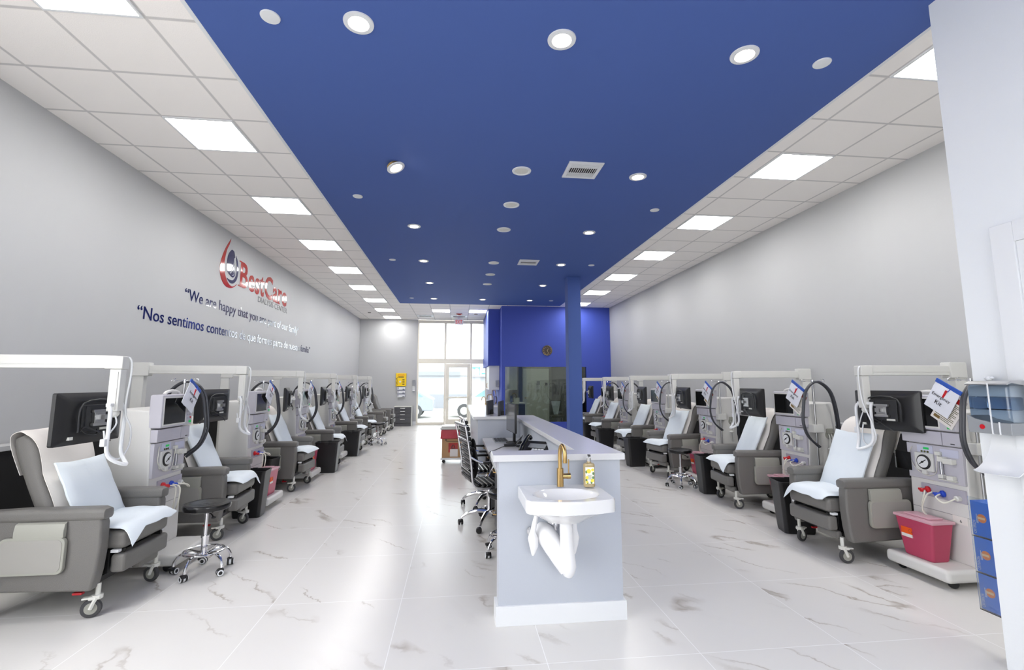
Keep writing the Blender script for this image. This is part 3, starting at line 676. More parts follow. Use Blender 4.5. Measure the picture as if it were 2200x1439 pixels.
def sharps():
    t = empty('sharps_container'); rg = []
    for z, hx, hy in ((0, .07, .115), (.01, .075, .12), (.28, .095, .158), (.29, .095, .158)): rg.append([Vector((u, v, z)) for u, v in rrect(hx, hy, .02, 3)])
    MB().rings(rg).build('tub', SHARP, t)
    MB().box(-.102, .102, -.166, .166, .288, .31, .006).box(-.06, .06, -.11, .11, .31, .325, .006).build('lid', SHLID, t)
    s = MB().box(.08, .0935, -.11, -.02, .165, .215).build('biohazard_label', ORANGE, t)
    MB().box(.08, .0935, -.11, -.02, .14, .165).build('label_strip', SHEET, t)
    b = MB()
    for a in (90, 210, 330): b.tube([(.0925, -.035 + .009 * math.cos(R(a)) + .007 * math.cos(R(a + q)), .19 + .009 * math.sin(R(a)) + .007 * math.sin(R(a + q))) for q in range(-130, 131, 40)], .0016, 5, 2)
    b.ball((.0925, -.035, .19), .003, u=8, v=6); b.build('biohazard_mark', BLKP, t)
    return t
def twin_caster(parent, x, y, a, r=.026, white=True):
    c, s_ = math.cos(a), math.sin(a); ax = Vector((-s_, c, 0)); cen = Vector((x - .012 * c, y - .012 * s_, r))
    m = MB().cyl((x, y, .05), (x, y, .075), .006)
    m.box(x - .03, x + .015, y - .02, y + .02, .03, .056, .01, rot=Matrix.Rotation(a, 3, 'Z')); 
    for v in (-.016, .016): m.lathe([(0, -.008), (r * .9, -.008), (r, -.004), (r, .004), (r * .9, .008), (0, .008)], cen + ax * v, 18, ax)
    o = m.build('caster', BLKP, parent)
    if white: MB().lathe([(r * .55, -.0268), (r * .86, -.0268), (r * .9, -.024), (r * .9, .024), (r * .86, .0268), (r * .55, .0268), (r * .5, 0)], cen, 18, ax).build('wheel_ring', WHITE, o)
    return o
def stool(h=.545):
    t = empty('rolling_stool')
    MB().lathe([(0, h - .06), (.05, h - .058), (.155, h - .055), (.172, h - .045), (.178, h - .02), (.172, h - .006), (.15, h), (.11, h - .004), (.10, h - .002), (.06, h - .006), (.05, h - .004), (0, h - .008)], seg=40).build('seat', mat('black_vinyl', (18, 18, 20), .22), t)
    MB().cyl((0, 0, .20), (0, 0, h - .05), .0135).cyl((0, 0, .12), (0, 0, .27), .024).cyl((0, 0, .27), (0, 0, .285), .03).build('column', CHROME, t)
    MB().tube([(.0, -.02, h - .07), (.03, -.07, h - .085), (.04, -.1, h - .10)], .005, 6, 4).ball((.045, -.11, h - .105), .012, (1.5, 1, .8)).build('lever', BLKP, t)
    rg = MB(); pts = [(.145 * math.cos(2 * PI * k / 20), .145 * math.sin(2 * PI * k / 20), .165) for k in range(20)]; rg.tube(pts, .009, 8, 2, closed=True)
    for k in range(4): a = PI / 4 + k * PI / 2; rg.tube([(.02 * math.cos(a), .02 * math.sin(a), .15), (.145 * math.cos(a), .145 * math.sin(a), .165)], .006, 6, 1)
    rg.build('foot_ring', CHROME, t)
    for k in range(5):
        a = 2 * PI * k / 5 + .3; c, s_ = math.cos(a), math.sin(a)
        MB().tube([(.02 * c, .02 * s_, .13), (.10 * c, .10 * s_, .155), (.17 * c, .17 * s_, .14), (.205 * c, .205 * s_, .09), (.21 * c, .21 * s_, .06)], .0115, 8, 4).build('leg', CHROME, t)
        twin_caster(t, .21 * c, .21 * s_, a + 1.1)
    return t

# ------------------------------------------------------------ left and right treatment rows
LCH = [(3.85, -2.31, 'cut by the left edge of the photo'), (5.37, -2.27, 'behind the black stool'), (7.44, -2.245, 'between two black waste bins'), (9.18, -2.20, 'behind the free-standing black bin'),
       (11.07, -2.17, 'fifth from the camera'), (12.62, -2.2, 'sixth from the camera'), (14.55, -2.14, 'bare, seventh from the camera'), (16.0, -2.12, 'bare, farthest, beside the drawer cabinet')]
RCH = [(4.14, 3.30, 'nearest the camera'), (5.88, 3.45, 'second from the camera'), (7.70, 3.36, 'third, behind the black stool'), (9.42, 3.42, 'fourth from the camera'), (11.15, 3.36, 'fifth from the camera'), (13.0, 3.48, 'sixth, partly behind the blue post')]
cp, cvp, plp, spp = recliner(), None, None, None
covers = [chair_cover(1), chair_cover(7)]; pillows = [pillow(1., .225, .57), pillow(3.3, .218, .60)]; pillow_first = pillow(2.2, .228, .47); pads = [seat_pad(2., 1), seat_pad(5., -1), seat_pad(9., 0)]
def chair_set(X, Y, rz, side, i, desc, bare=False, ry=0):
    nth = ORD[i]; place(cp, (X, Y, 0), 'grey vinyl recliner in the %s row, %s' % (side, desc), 'recliner chair', 'recliners in the %s row' % side, rz)
    if bare: return
    place(covers[i % 2], (X, Y, 0), 'white paper cover on the %s backrest of the %s row' % (nth, side), 'chair cover', 'paper covers on the recliners', rz)
    place(pillow_first if (side == 'left' and i == 0) else pillows[i % 2], (X, Y, 0), 'pale blue disposable pillow leaning on the %s recliner of the %s row' % (nth, side), 'pillow', 'pillows on the recliners', rz)
    place(pads[0 if (i == 0) else (1 if i % 2 else 2)], (X, Y, 0), 'white and pale blue pad spread on the seat of the %s recliner, %s row' % (nth, side), 'seat pad', 'pads on the recliner seats', rz)
for i, (y, x, d) in enumerate(LCH): chair_set(x, y, R((0, 3, -2, 2, 1, -3, 2, 0)[i]), 'left', i, d, i > 5)
for i, (y, x, d) in enumerate(RCH): chair_set(x, y, PI + R((0, -6, 9, 4, 3, 0)[i]), 'right', i, d)
mp_, bp_, kp1, kp2, icp, shp = machine(), waste_bin(), kit_bag(True), kit_bag(False), info_card(), sharps()
LM = [(4.52, -2.50), (6.39, -2.51), (8.08, -2.50), (10.0, -2.5), (11.85, -2.5), (13.5, -2.5)]
RM = [(3.52, 3.88), (5.17, 3.89), (7.04, 3.87), (8.62, 3.79), (10.36, 3.73), (12.15, 3.90)]
def to_w(X, Y, rz, x, y, z): return (X + x * math.cos(rz) - y * math.sin(rz), Y + x * math.sin(rz) + y * math.cos(rz), z)
for side, rows, rz in (('left', LM, 0.), ('right', RM, PI)):
    for i, (y, x) in enumerate(rows):
        m = place(mp_, (x, y, 0), 'tall white and lilac dialysis machine in the %s row, %s from the camera' % (side, ORD[i]), 'dialysis machine', 'dialysis machines in the %s row' % side, rz)
        bx = kp1 if (side == 'right' or i > 0) else kp2
        place(kp1, to_w(x, y, rz, .075, .255 if side == 'right' else .20, 1.515), 'clear emergency kit pouch with blue zip hung on the %s machine of the %s row' % (ORD[i], side), 'kit bag', 'kit pouches hung from machine poles', rz)
        if side == 'right' or i in (3, 4):
            place(icp, to_w(x, y, rz, .056, .29, 1.44), 'printed card with red header hung behind the pouch, %s machine of the %s row' % (ORD[i], side), 'information card', 'printed cards hung from machine poles', rz)
for o in [k_ for k_ in kids(kp2)]: bpy.data.objects.remove(o)
bpy.data.objects.remove(kp2)
# the numbered sticker and open clear flap of the nearest right machine
m1 = [o for o in bpy.data.objects if o.name.startswith('dialysis_machine') and abs(o.location.y - 3.52) < .01 and o.location.x > 0][0]
st = MB().box(.0, .002, .10, .21, .44, .50).build('number_sticker', SHEET, m1); text('number', '6', BLKP, (.0025, .16, .465), (0, 1, 0), (0, 0, 1), None, .024, st, .0006, 'c')
MB().box(.03, .033, -.32, -.17, .79, .94, .001).build('pump_cover', ACRY, m1)
for i, (x, y, nm) in enumerate(((-2.38, 5.95, 'left row, beside the second recliner'), (-2.62, 6.88, 'left row, behind the second recliner bin'), (-2.22, 8.66, 'left row, beside the third recliner'), (-2.22, 10.50, 'left row, beside the fourth recliner'))):
    place(bp_, (x, y, 0), 'black plastic waste bin, ' + nm, 'waste bin', 'black waste bins', R((4, -8, 2, 0)[i]))
for i, (x, y, nm) in enumerate(((3.52, 4.72, 'right row, beside the nearest recliner'), (3.58, 6.46, 'right row, beside the second recliner'), (3.33, 8.66, 'right row, before the fourth recliner'), (3.31, 10.42, 'right row, before the fifth recliner'), (3.40, 12.0, 'right row, last before the blue post'))):
    place(bp_, (x, y, 0), 'black plastic waste bin, ' + nm, 'waste bin', 'black waste bins', R((-14, -6, 3, 0, 2)[i]))
for i, (rz, (y, x), nm) in enumerate(((PI, RM[0], 'red sharps container with orange biohazard label on the nearest right machine base'), (PI, RM[1], 'red sharps container mostly hidden behind a bin, second right machine'), (PI, RM[2], 'red sharps container behind a bin, third right machine'), (0., LM[1], 'red sharps container mostly hidden behind a bin, second left machine'), (0., LM[2], 'red sharps container low on the third left machine base'))):
    place(shp, to_w(x, y, rz, .135, .0 if i != 0 else -.02, .146), nm, 'sharps container', 'red sharps containers', rz)
al, ar_, tvp = tv_arm(1.01), tv_arm(.90), television()
# arms: post x, y, rotation, then television centre and turn
LA = [(-3.38, 3.50, 6, -2.55, 3.63, 3), (-3.38, 5.46, 6, -2.62, 5.46, 6), (-3.38, 7.34, 18, -2.56, 7.50, -14), (-3.38, 9.30, 16, -2.54, 9.40, -8), (-3.38, 11.25, 16, -2.54, 11.38, -8), (-3.38, 13.15, 16, -2.54, 13.3, -8)]
RA = [(4.60, 3.88, 176, 3.78, 3.80, 8), (4.60, 5.80, 170, 3.72, 5.64, -6), (4.60, 7.58, 166, 3.72, 7.47, -6), (4.60, 9.66, 176, 3.72, 9.22, -6), (4.60, 11.45, 166, 3.72, 11.2, -6), (4.60, 13.45, 176, 3.74, 12.95, -6)]
for side, A in (('left', LA), ('right', RA)):
    for i, (x, y, a, tx, ty, ta) in enumerate(A):
        place(al if side == 'left' else ar_, (x, y, 0 if side == 'left' else -.03), 'white overhead television boom by the wall, %s row, %s from the camera' % (side, ORD[i]), 'television boom', 'television booms in the %s row' % side, R(a))
        ta = -ta if side == 'left' else ta
        
        place(tvp, (tx, ty, 1.285), 'black flat television seen from behind on its arm, %s row, %s from the camera' % (side, ORD[i]), 'television', 'televisions on arms', R(ta) if side == 'left' else PI + R(ta))
sp_ = stool()
place(sp_, (-2.04, 4.28, 0), 'black round rolling stool with chrome base before the left machines', 'stool', 'rolling stools', .5)
place(sp_, (3.34, 6.88, 0), 'black round rolling stool before the third right recliner', 'stool', 'rolling stools', .2)
place(sp_, (.47, 4.42, 0), 'black rolling stool mostly hidden behind the counter end', 'stool', 'rolling stools', .9)
place(sp_, (-1.96, 12.27, 0), 'tiny far rolling stool by the fifth left recliner', 'stool', 'rolling stools', .1)

# ------------------------------------------------------------ nurse counter
Y0, Y1, Y2 = 3.155, 6.72, 10.5
ct = empty('counter', (0, 0, 0)); tag(ct, 'pale blue nurse counter with quartz top, desk and raised ledge', 'counter')
MB().box(.28, 1.10, Y0, Y0 + .13, 0, 1.012).box(.90, 1.10, Y0 + .13, Y1, 0, 1.012).build('half_wall', PANELB, ct)
MB().box(.262, 1.118, Y0 - .014, Y0 + .14, 0, .118, .002).box(1.10, 1.118, Y0 + .14, Y1, 0, .118, .002).build('base_trim', WHITE, ct)
sl = MB().prism([(.24, Y0 - .035), (1.125, Y0 - .035), (1.125, Y1), (.83, Y1), (.83, Y0 + .17), (.24, Y0 + .17)], 'z', 1.014, 1.056, .002); sl.build('raised_top', QUARTZ, ct)
MB().box(.36, .898, Y0 + .131, Y1, .72, .76, .002).build('desk_top', QUARTZ, ct)
# desk drawer units and their gold pulls
cb = []
for i, (a, b) in enumerate(((3.30, 4.08), (4.66, 4.98), (5.62, 5.82), (6.46, 6.70))):
    u = empty('drawer_unit', ((.42 + .898) / 2, (a + b) / 2, 0)); ox, oy = u.location.x, u.location.y
    MB().box(.42 - ox, .896 - ox, a - oy, b - oy, .0, .715, .003).build('cabinet_body', DKWOOD, u)
    for k in range(3):
        z0 = .1 + k * .2; d = MB().box(.40 - ox, .42 - ox, a - oy + .005, b - oy - .005, z0, z0 + .195, .002).build('drawer', DKWOOD, u)
        MB().tube([(.40 - ox, -.07, z0 + .15), (.37 - ox, -.065, z0 + .15), (.37 - ox, .065, z0 + .15), (.40 - ox, .07, z0 + .15)], .006, 8, 1).build('pull', GOLD, d)
    tag(u, 'dark drawer unit with gold pulls under the desk, %s from the camera' % ORD[i], 'drawer unit', 'drawer units under the nurse desk')
# second counter
c2_ = empty('rear_counter', (0, 0, 0)); tag(c2_, 'second pale counter section with raised quartz ledge beyond the first desk', 'counter')
MB().box(.30, 1.10, Y1 + .03, Y1 + .15, 0, 1.012).box(.30, .42, Y1 + .15, Y2, 0, 1.012).build('half_wall', PANELB, c2_)
MB().box(.285, .30, Y1 + .03, Y2, 0, .118, .002).build('base_trim', WHITE, c2_)
MB().prism([(.232, Y1 + .01), (1.125, Y1 + .01), (1.125, Y1 + .25), (.60, Y1 + .25), (.60, Y2), (.232, Y2)], 'z', 1.014, 1.056, .002).build('raised_top', QUARTZ, c2_)
MB().box(.42, .98, Y1 + .151, Y2, .72, .76, .002).build('desk_top', QUARTZ, c2_)
# far service counter with taps, wall cabinet and brewer
c4 = empty('service_counter', (0, 0, 0)); tag(c4, 'white topped service counter with gold taps before the entrance glass', 'counter')
MB().box(.90, 1.34, 14.6, 17.6, 0, .80).build('cabinet_body', PANELB, c4); MB().box(.80, 1.345, 14.5, 17.65, .80, .85, .003).build('counter_top', QUARTZ, c4)
def goose(x, y, z, h_=.30, r=.09, flip=-1):
    return MB().cyl((x, y, z), (x, y, z + .05), .022).tube([(x, y, z + .02), (x, y, z + h_ * .6), (x + flip * r * .3, y, z + h_), (x + flip * r, y, z + h_ * 1.1), (x + flip * r * 1.7, y, z + h_), (x + flip * r * 1.9, y, z + h_ * .6)], .012, 8, 5)
tag(goose(1.12, 14.75, .85, .30, .10).build('gooseneck_tap', GOLD), 'gold gooseneck tap nearest on the far service counter', 'tap', 'gold taps of the service counter')
tag(goose(1.28, 15.6, .85, .42, .07).build('gooseneck_tap', GOLD), 'taller gold gooseneck tap beside the white kettle', 'tap', 'gold taps of the service counter')
tag(goose(.92, 15.2, .85, .22, .07).build('gooseneck_tap', GOLD), 'low gold tap at the left end of the service counter', 'tap', 'gold taps of the service counter')
kt = empty('kettle', (1.12, 15.05, .85)); MB().lathe([(0, 0), (.09, 0), (.095, .05), (.08, .25), (.07, .28), (0, .29)]).build('jug', WHITE, kt); MB().tube([(.08, 0, .25), (.14, 0, .24), (.14, 0, .08), (.09, 0, .05)], .01, 8, 4).build('handle', BLKP, kt)
tag(kt, 'white jug on the far service counter among gold taps', 'kettle')
wc = empty('wall_cabinet', (1.19, 15.6, 1.32)); MB().box(-.155, .155, -.5, .9, 0, .77, .004).build('cabinet_body', WHITE, wc); dd_ = MB().box(-.172, -.156, -.49, .2, .01, .76, .003).box(-.172, -.156, .21, .89, .01, .76, .003).build('door', WHITE, wc)
MB().tube([(-.172, .12, .06), (-.2, .12, .06), (-.2, .12, .2), (-.172, .12, .2)], .006, 6, 1).tube([(-.172, .28, .06), (-.2, .28, .06), (-.2, .28, .2), (-.172, .28, .2)], .006, 6, 1).build('handle', GOLD, dd_)
tag(wc, 'white wall cabinet hung under the blue bulkhead', 'cabinet')
tag(MB().box(1.22, 1.34, 14.98, 15.08, 1.42, 1.62, .01).build('soap_dispenser', GREYP), 'grey dispenser on the blue side wall by the wall cabinet', 'dispenser')

# items on the desks
def monitor(name='computer_monitor'):
    t = empty(name)
    MB().box(-.02, .008, -.27, .27, .14, .50, .006).build('panel', BLKP, t); MB().box(-.0225, -.02, -.262, .262, .15, .492).build('screen', mat('grey_screen', (96, 98, 102), .12), t)
    MB().box(.015, .045, -.03, .03, .01, .36, .005).box(.0, .03, -.04, .04, .27, .35, .004).build('stand', BLKP, t); MB().box(-.08, .12, -.12, .12, 0, .012, .005).build('foot', BLKP, t); return t
mo = monitor(); place(mo, (.715, 6.15, .76), 'thin computer monitor standing on the nurse desk, screen turned left', 'computer monitor', 'computer monitors on the counters', R(5))
place(mo, (.52, 7.35, .985), 'dark monitor behind the second counter ledge, left of its pair', 'computer monitor', 'computer monitors on the counters', R(-13))
place(mo, (.66, 7.05, .985), 'dark monitor behind the second counter ledge, right of its pair', 'computer monitor', 'computer monitors on the counters', R(-12))
for o in bpy.data.objects:
    if o.name.startswith('computer_monitor') and o.location.y > 7: o.location.z = .762
kb = empty('keyboard', (.585, 6.35, .76)); MB().box(-.09, .09, -.2, .2, 0, .016, .004).build('tray', GREYP, kb); k = MB()
for i in range(4):
    for j in range(11): k.box(-.08 + i * .042, -.046 + i * .042, -.19 + j * .035, -.162 + j * .035, .016, .022)
k.build('keys', BLKP, kb); tag(kb, 'small keyboard lying in front of the desk monitor', 'keyboard')
cbk = MB().tube([(.365, 5.1, .70), (.36, 5.25, .768), (.45, 5.5, .765), (.56, 5.75, .766), (.66, 5.85, .767)], .004, 6, 5).box(.58, .72, 5.78, 5.86, .761, .79, .006).box(.72, .82, 5.72, 5.79, .761, .785, .006)
for s_ in range(5): cbk.tube([(.72, 5.8, .766), (.74 + .02 * s_, 5.9, .80 + .02 * s_), (.80 + .01 * s_, 6.0 + .05 * s_, .78), (.86, 5.9 - .03 * s_, .77), (.8, 5.8, .766)], .0028, 5, 5)
tag(cbk.build('desk_cables', BLKP), 'tangle of black cables and power brick under the desk monitor', 'cables')
ph = empty('desk_phone', (.78, 4.72, .76), R(232))
MB().prism([(-.11, 0), (.11, 0), (.11, .04), (-.11, .18)], 'y', -.14, .14, .006).build('base', BLKP, ph)
rq = Matrix.Rotation(R(32), 3, 'Y')
MB().box(-.08, -.02, -.09, .10, .110, .116, rot=rq, piv=(0, 0, .11)).build('display', GREYP, ph)
k = MB()
for i in range(4):
    for j in range(4): k.box(.0 + i * .024, .018 + i * .024, -.03 + j * .034, -.004 + j * .034, .108, .120, rot=rq, piv=(0, 0, .11))
k.build('keys', WHITE, ph)
MB().tube([(-.11, -.11, .20), (-.07, -.11, .225), (0, -.11, .185), (.07, -.11, .135), (.11, -.11, .085)], .022, 10, 4).build('handset', BLKG, ph)
tag(ph, 'black desk phone with handset behind the counter end', 'phone')

# sink end: basin, tap, soap, covers
sk = empty('wash_basin', (.667, Y0, .855)); N_ = 56
def outer(a, s_=1., yo=0.):
    # rounded D outline in x,y: flat at the wall, bowed in front
    x = .262 * s_ * max(-1, min(1, 1.32 * math.cos(a))); k = math.sin(a)
    if k >= 0: y = -.004
    else:
        y = -.004 - (.415 * min(1, 1.5 * -k) + .05 * (1 - (x / (.262 * s_)) ** 2)) * s_
    return x, y
def ell(a, rx, ry, cy): return rx * math.cos(a), cy + ry * math.sin(a)
rings = []
for (kind, z) in (('b0', -.172), ('b1', -.160), ('b2', -.112), ('o3', -.082), ('o2', -.072), ('o1', -.012), ('o', 0), ('oi', .0), ('e0', -.002), ('e1', -.01), ('e2', -.045), ('e3', -.09), ('e4', -.105)):
    rg = []
    for j in range(N_):
        a = 2 * PI * j / N_
        if kind == 'o': x, y = outer(a, .985)
        elif kind == 'o1' or kind == 'o2': x, y = outer(a, 1.)
        elif kind == 'o3': x, y = outer(a, .94)
        elif kind == 'oi': x, y = outer(a, .95)
        elif kind[0] == 'e':
            q = {'e0': 1.04, 'e1': 1., 'e2': .86, 'e3': .5, 'e4': .1}[kind]; x, y = ell(a, .20 * q, .145 * q, -.255)
        else:
            q = {'b0': .2, 'b1': .6, 'b2': 1.05}[kind]; x, y = ell(a, .2 * q, .15 * q, -.23)
        rg.append(Vector((x, min(y, -.004), z)))
    rings.append(rg)
MB().rings(rings).build('basin', CERAM, sk, ang=50)
MB().lathe([(0, 0), (.02, 0), (.022, .004), (0, .004)], (0, -.255, -.106), 18).build('drain', CHROME, sk)
tag(sk, 'white wall-hung wash basin on the pale blue end of the counter', 'wash basin')
tp = empty('basin_tap', (.672, 3.075, .86))
MB().cyl((0, 0, .001), (0, 0, .115), .0215, seg=28).build('body', GOLD, tp)
MB().tube([(0, 0, .11), (0, 0, .20), (.003, -.01, .245), (.006, -.04, .262), (.012, -.07, .245), (.014, -.08, .205), (.014, -.08, .16)], .0135, 14, 6).build('spout', GOLD, tp)
MB().cyl((.015, 0, .065), (.062, 0, .065), .0165, seg=24).cyl((.045, 0, .065), (.067, 0, .065), .018, seg=24).cyl((.056, 0, .08), (.056, 0, .17), .004, seg=10).build('lever', GOLD, tp)
tag(tp, 'brushed gold single-lever tap on the wash basin', 'tap')
so = empty('soap_bottle', (.858, 3.055, .861), R(-6)); rg = []
for z, hx, hy in ((0, .034, .026), (.004, .037, .029), (.135, .037, .029), (.145, .032, .026), (.15, .014, .014), (.158, .013, .013)): rg.append([Vector((u, v, z)) for u, v in rrect(hx, hy, min(hx, hy) * .9, 5)])
MB().rings(rg).build('bottle', SOAP, so)
lb = MB().box(-.028, .028, -.0295, -.0285, .022, .125, .0003).build('label', mat('cream_paper', (240, 238, 224), .6), so)
l2 = MB(); 
for x, z, r in ((-.006, .1, .014), (.018, .108, .009), (-.018, .06, .010), (.016, .042, .011), (-.018, .032, .008)): l2.lathe([(0, 0), (r, 0), (r, .001), (0, .001)], (x, -.0295, z), 14, (0, -1, 0))
l2.build('lemons', mat('lemon_yellow', (236, 218, 70), .6), lb)
l3 = MB()
for x, z, a in ((.022, .085, 20), (-.022, .095, -30), (.021, .06, 50), (-.022, .045, 10), (.01, .03, 80), (-.015, .028, -60)): l3.ball((x, -.0297, z), .006, (1.0, .15, 1.6), 8, 6)
l3.build('leaves', mat('leaf_green', (92, 128, 78), .6), lb)
l4 = MB()
for i in range(5): l4.box(-.014, .014 - .004 * (i % 2), -.0303, -.0293, .05 + i * .006, .052 + i * .006)
l4.build('print', GREYT, lb)
MB().cyl((0, 0, .158), (0, 0, .178), .0135).cyl((0, 0, .178), (0, 0, .19), .005).build('collar', STEEL, so); MB().box(-.008, .008, -.03, .008, .19, .202, .003).build('pump_head', BLKP, so)
tag(so, 'amber soap pump bottle with lemon label on the wash basin', 'soap bottle')
tc_ = empty('drain_cover', (.68, 3.0, .5))
MB().tube([(.0, -.02, .20), (.005, -.02, .1), (.01, -.02, -.02), (.018, -.02, -.10), (.012, -.01, -.15)], .04, 18, 6, radii=[.036, .04, .044, .046, .03]).tube([(.004, -.012, -.13), (-.02, .01, -.075), (-.06, .05, .0), (-.10, .10, .055), (-.125, .148, .065)], .04, 18, 6, radii=[.036, .052, .064, .066, .062]).build('pipe_shroud', mat('white_rubber', (232, 232, 234), .45), tc_)
MB().cyl((0, -.02, .195), (0, -.02, .235), .017).build('drain_pipe', CHROME, tc_)
MB().lathe([(0, 0), (.034, 0), (.04, .012), (.02, .02), (0, .022)], (-.045, .15, .105), 20, (0, -1, 0)).build('wall_flange', CHROME, tc_)
tag(tc_, 'white moulded drain pipe cover beneath the wash basin', 'pipe cover')
for x, nm in ((.49, 'left'), (.755, 'right')):
    s_ = -1 if nm == 'left' else .35
    sc_ = empty('supply_cover', (x, 3.1, .55)); MB().tube([(-.045 * s_, -.05, .20), (-.02 * s_, -.05, .14), (0, -.045, .05), (.0, -.035, -.0), (-.005 * s_, -.03, -.05), (0, -.03, -.105)], .02, 14, 6, radii=[.010, .013, .018, .033, .028, .008]).build('tube_shroud', mat('white_rubber', (232, 232, 234), .45), sc_)
    MB().lathe([(0, 0), (.024, 0), (.028, .01), (0, .016)], (0, .053, .02), 18, (0, -1, 0)).build('valve_flange', CHROME, sc_)
    tag(sc_, 'white supply tube cover %s of the drain cover under the basin' % nm, 'pipe cover', 'supply covers under the basin')

# ------------------------------------------------------------ office chairs
def office_chair():
    """local: x forward (toward the desk)"""
    t = empty('office_chair')
    vin = mat('black_leather', (20, 20, 22), .25)
    s = MB()
    for k in range(8): s.box(-.20 + k * .052, -.152 + k * .052, -.225, .225, .435, .475 + (.01 if k in (0, 7) else 0), .018, 3)
    s.build('seat', vin, t)
    b = MB(); zz = .50
    for k in range(11):
        z = .50 + k * .052; x = -.235 - .06 * ((k / 10) ** 1.3) - (.02 if k < 2 else 0)
        b.box(x - .018, x + .018, -.215, .215, z, z + .049, .016, 3, rot=Matrix.Rotation(R(-8), 3, 'Y'))
    b.build('backrest', vin, t)
    for y in (-.235, .235):
        MB().tube([(.22, y, .45), (.0, y, .435), (-.17, y, .44), (-.245, y, .50), (-.265, y, .68), (-.30, y, .90), (-.335, y, 1.08)], .012, 8, 5).build('side_rail', CHROME, t)
        ar = MB().tube([(-.275, y * 1.04, .76), (-.15, y * 1.12, .70), (.10, y * 1.14, .685), (.14, y * 1.1, .62), (.08, y * 1.05, .50), (.05, y, .45)], .011, 8, 5); a_ = ar.build('armrest', CHROME, t)
        MB().box(-.15, .10, y * 1.13 - .022, y * 1.13 + .022, .69, .712, .008).build('arm_pad', BLKP, a_)
    MB().cyl((-.335, -.235, 1.08), (-.335, .235, 1.08), .018).cyl((-.30, -.24, .92), (-.30, .24, .92), .012).build('top_rail', CHROME, t)
    MB().cyl((0, 0, .13), (0, 0, .40), .026).cyl((0, 0, .30), (0, 0, .42), .034).build('gas_lift', CHROME, t); MB().box(-.12, .10, -.08, .08, .395, .43, .01).build('tilt_mechanism', BLKP, t)
    for k in range(5):
        a = 2 * PI * k / 5 + .35; c, s_ = math.cos(a), math.sin(a)
        MB().tube([(.02 * c, .02 * s_, .14), (.12 * c, .12 * s_, .15), (.24 * c, .24 * s_, .12), (.30 * c, .30 * s_, .085), (.31 * c, .31 * s_, .065)], .016, 8, 4, radii=[.026, .022, .017, .014, .012]).build('star_leg', CHROME, t)
        twin_caster(t, .31 * c, .31 * s_, a + 1.9, .03, False)
    MB().ball((-.19, 0, .66), .12, (.35, 1.3, 1.4)).build('lumbar_cushion', mat('black_mesh', (16, 16, 17), .8), t)
    return t
oc = office_chair()
place(oc, (.37, 5.30, 0), 'black ribbed office chair with chrome arms, nearer one at the desk', 'office chair', 'office chairs at the nurse desk', R(12))
place(oc, (.40, 6.12, 0), 'black ribbed office chair with chrome frame, farther one at the desk', 'office chair', 'office chairs at the nurse desk', R(5))
ky = MB().tube([(.36, 3.62, .66), (.345, 3.62, .60), (.345, 3.62, .5)], .003, 5, 3).box(.335, .35, 3.60, 3.64, .42, .50, .003); tag(ky.build('keys', GOLD), 'small gold keys hanging from the nearest desk drawer', 'keys')

# ------------------------------------------------------------ red bag cart
ca = empty('waste_cart', (-.04, 9.52, 0))
MB().box(-.26, .26, -.2, .2, .065, .10, .01).build('dolly', WHITE, ca)
for x in (-.2, .2):
    for y in (-.15, .15): MB().lathe([(0, -.012), (.028, -.012), (.032, 0), (.028, .012), (0, .012)], (x, y, .032), 14, (0, 1, 0)).cyl((x, y, .035), (x, y, .066), .012).build('caster', BLKP, ca)
bx = MB().box(-.235, .235, -.17, .17, .10, .60, .004).build('carton', CARDB, ca)
MB().box(-.11, .07, -.173, -.1705, .20, .38).build('red_print', REDV, bx); MB().box(-.08, .07, -.1745, -.1732, .12, .26).build('white_print', SHEET, bx); MB().tube([(-.055, -.175, .29), (-.02, -.175, .34), (.015, -.175, .29), (-.02, -.175, .27)], .006, 5, 3, closed=True).build('biohazard_mark', BLKP, bx)
MB().box(-.15, .11, -.172, -.1705, .40, .41).box(-.15, .11, -.172, -.1705, .48, .49).box(-.15, -.14, -.172, -.1705, .40, .49).box(.10, .11, -.172, -.1705, .40, .49).box(-.17, -.155, -.172, -.1705, .42, .49).build('carton_frame', BROWN, bx)
rg = []
for z, e in ((.46, .02), (.47, .035), (.53, .03), (.60, .022), (.63, .012)):
    rg.append([Vector((u + .01 * nz(u * 20, v * 20, z * 30) * (2 if z < .5 else 1), v + .01 * nz(u * 20, v * 20, z * 30 + 9), z + (.02 * nz(u * 12, v * 12, 3) if z < .5 else 0))) for u, v in rrect(.235 + e, .17 + e, .02, 8)])
MB().rings(rg).build('red_liner', REDBAG, ca)
MB().box(-.27, .26, -.21, .21, .635, .675, .01).box(-.25, .24, -.19, .19, .675, .695, .008).build('lid', PLAST, ca)
tag(ca, 'cardboard waste carton with red liner and white lid on a dolly in the aisle', 'waste cart')

# ------------------------------------------------------------ far left wall items
cab = empty('drawer_cabinet', (-1.93, 17.62, 0))
MB().box(-.30, .30, -.22, .265, .0, .68, .004).build('carcass', DKWOOD, cab); MB().box(-.31, .31, -.23, .265, .68, .705, .003).box(.30, .31, -.23, .265, 0, .68).build('veneer_edge', CREAM, cab)
for i, (z0, z1) in enumerate(((.12, .33), (.335, .445), (.45, .56), (.565, .67))):
    d = MB().box(-.295, .295, -.238, -.221, z0, z1, .002).build('drawer', DKWOOD, cab); MB().tube([(-.08, -.238, (z0 + z1) / 2 + .02), (-.08, -.26, (z0 + z1) / 2 + .02), (.08, -.26, (z0 + z1) / 2 + .02), (.08, -.238, (z0 + z1) / 2 + .02)], .006, 6, 1).build('handle', STEEL, d)
tag(cab, 'dark grey four-drawer cabinet standing against the far left wall', 'cabinet')
sg = empty('spill_kit_sign', (-2.07, 17.895, 1.66))
MB().box(-.19, .19, -.06, 0, -.24, .24, .012).build('case', YEL, sg)
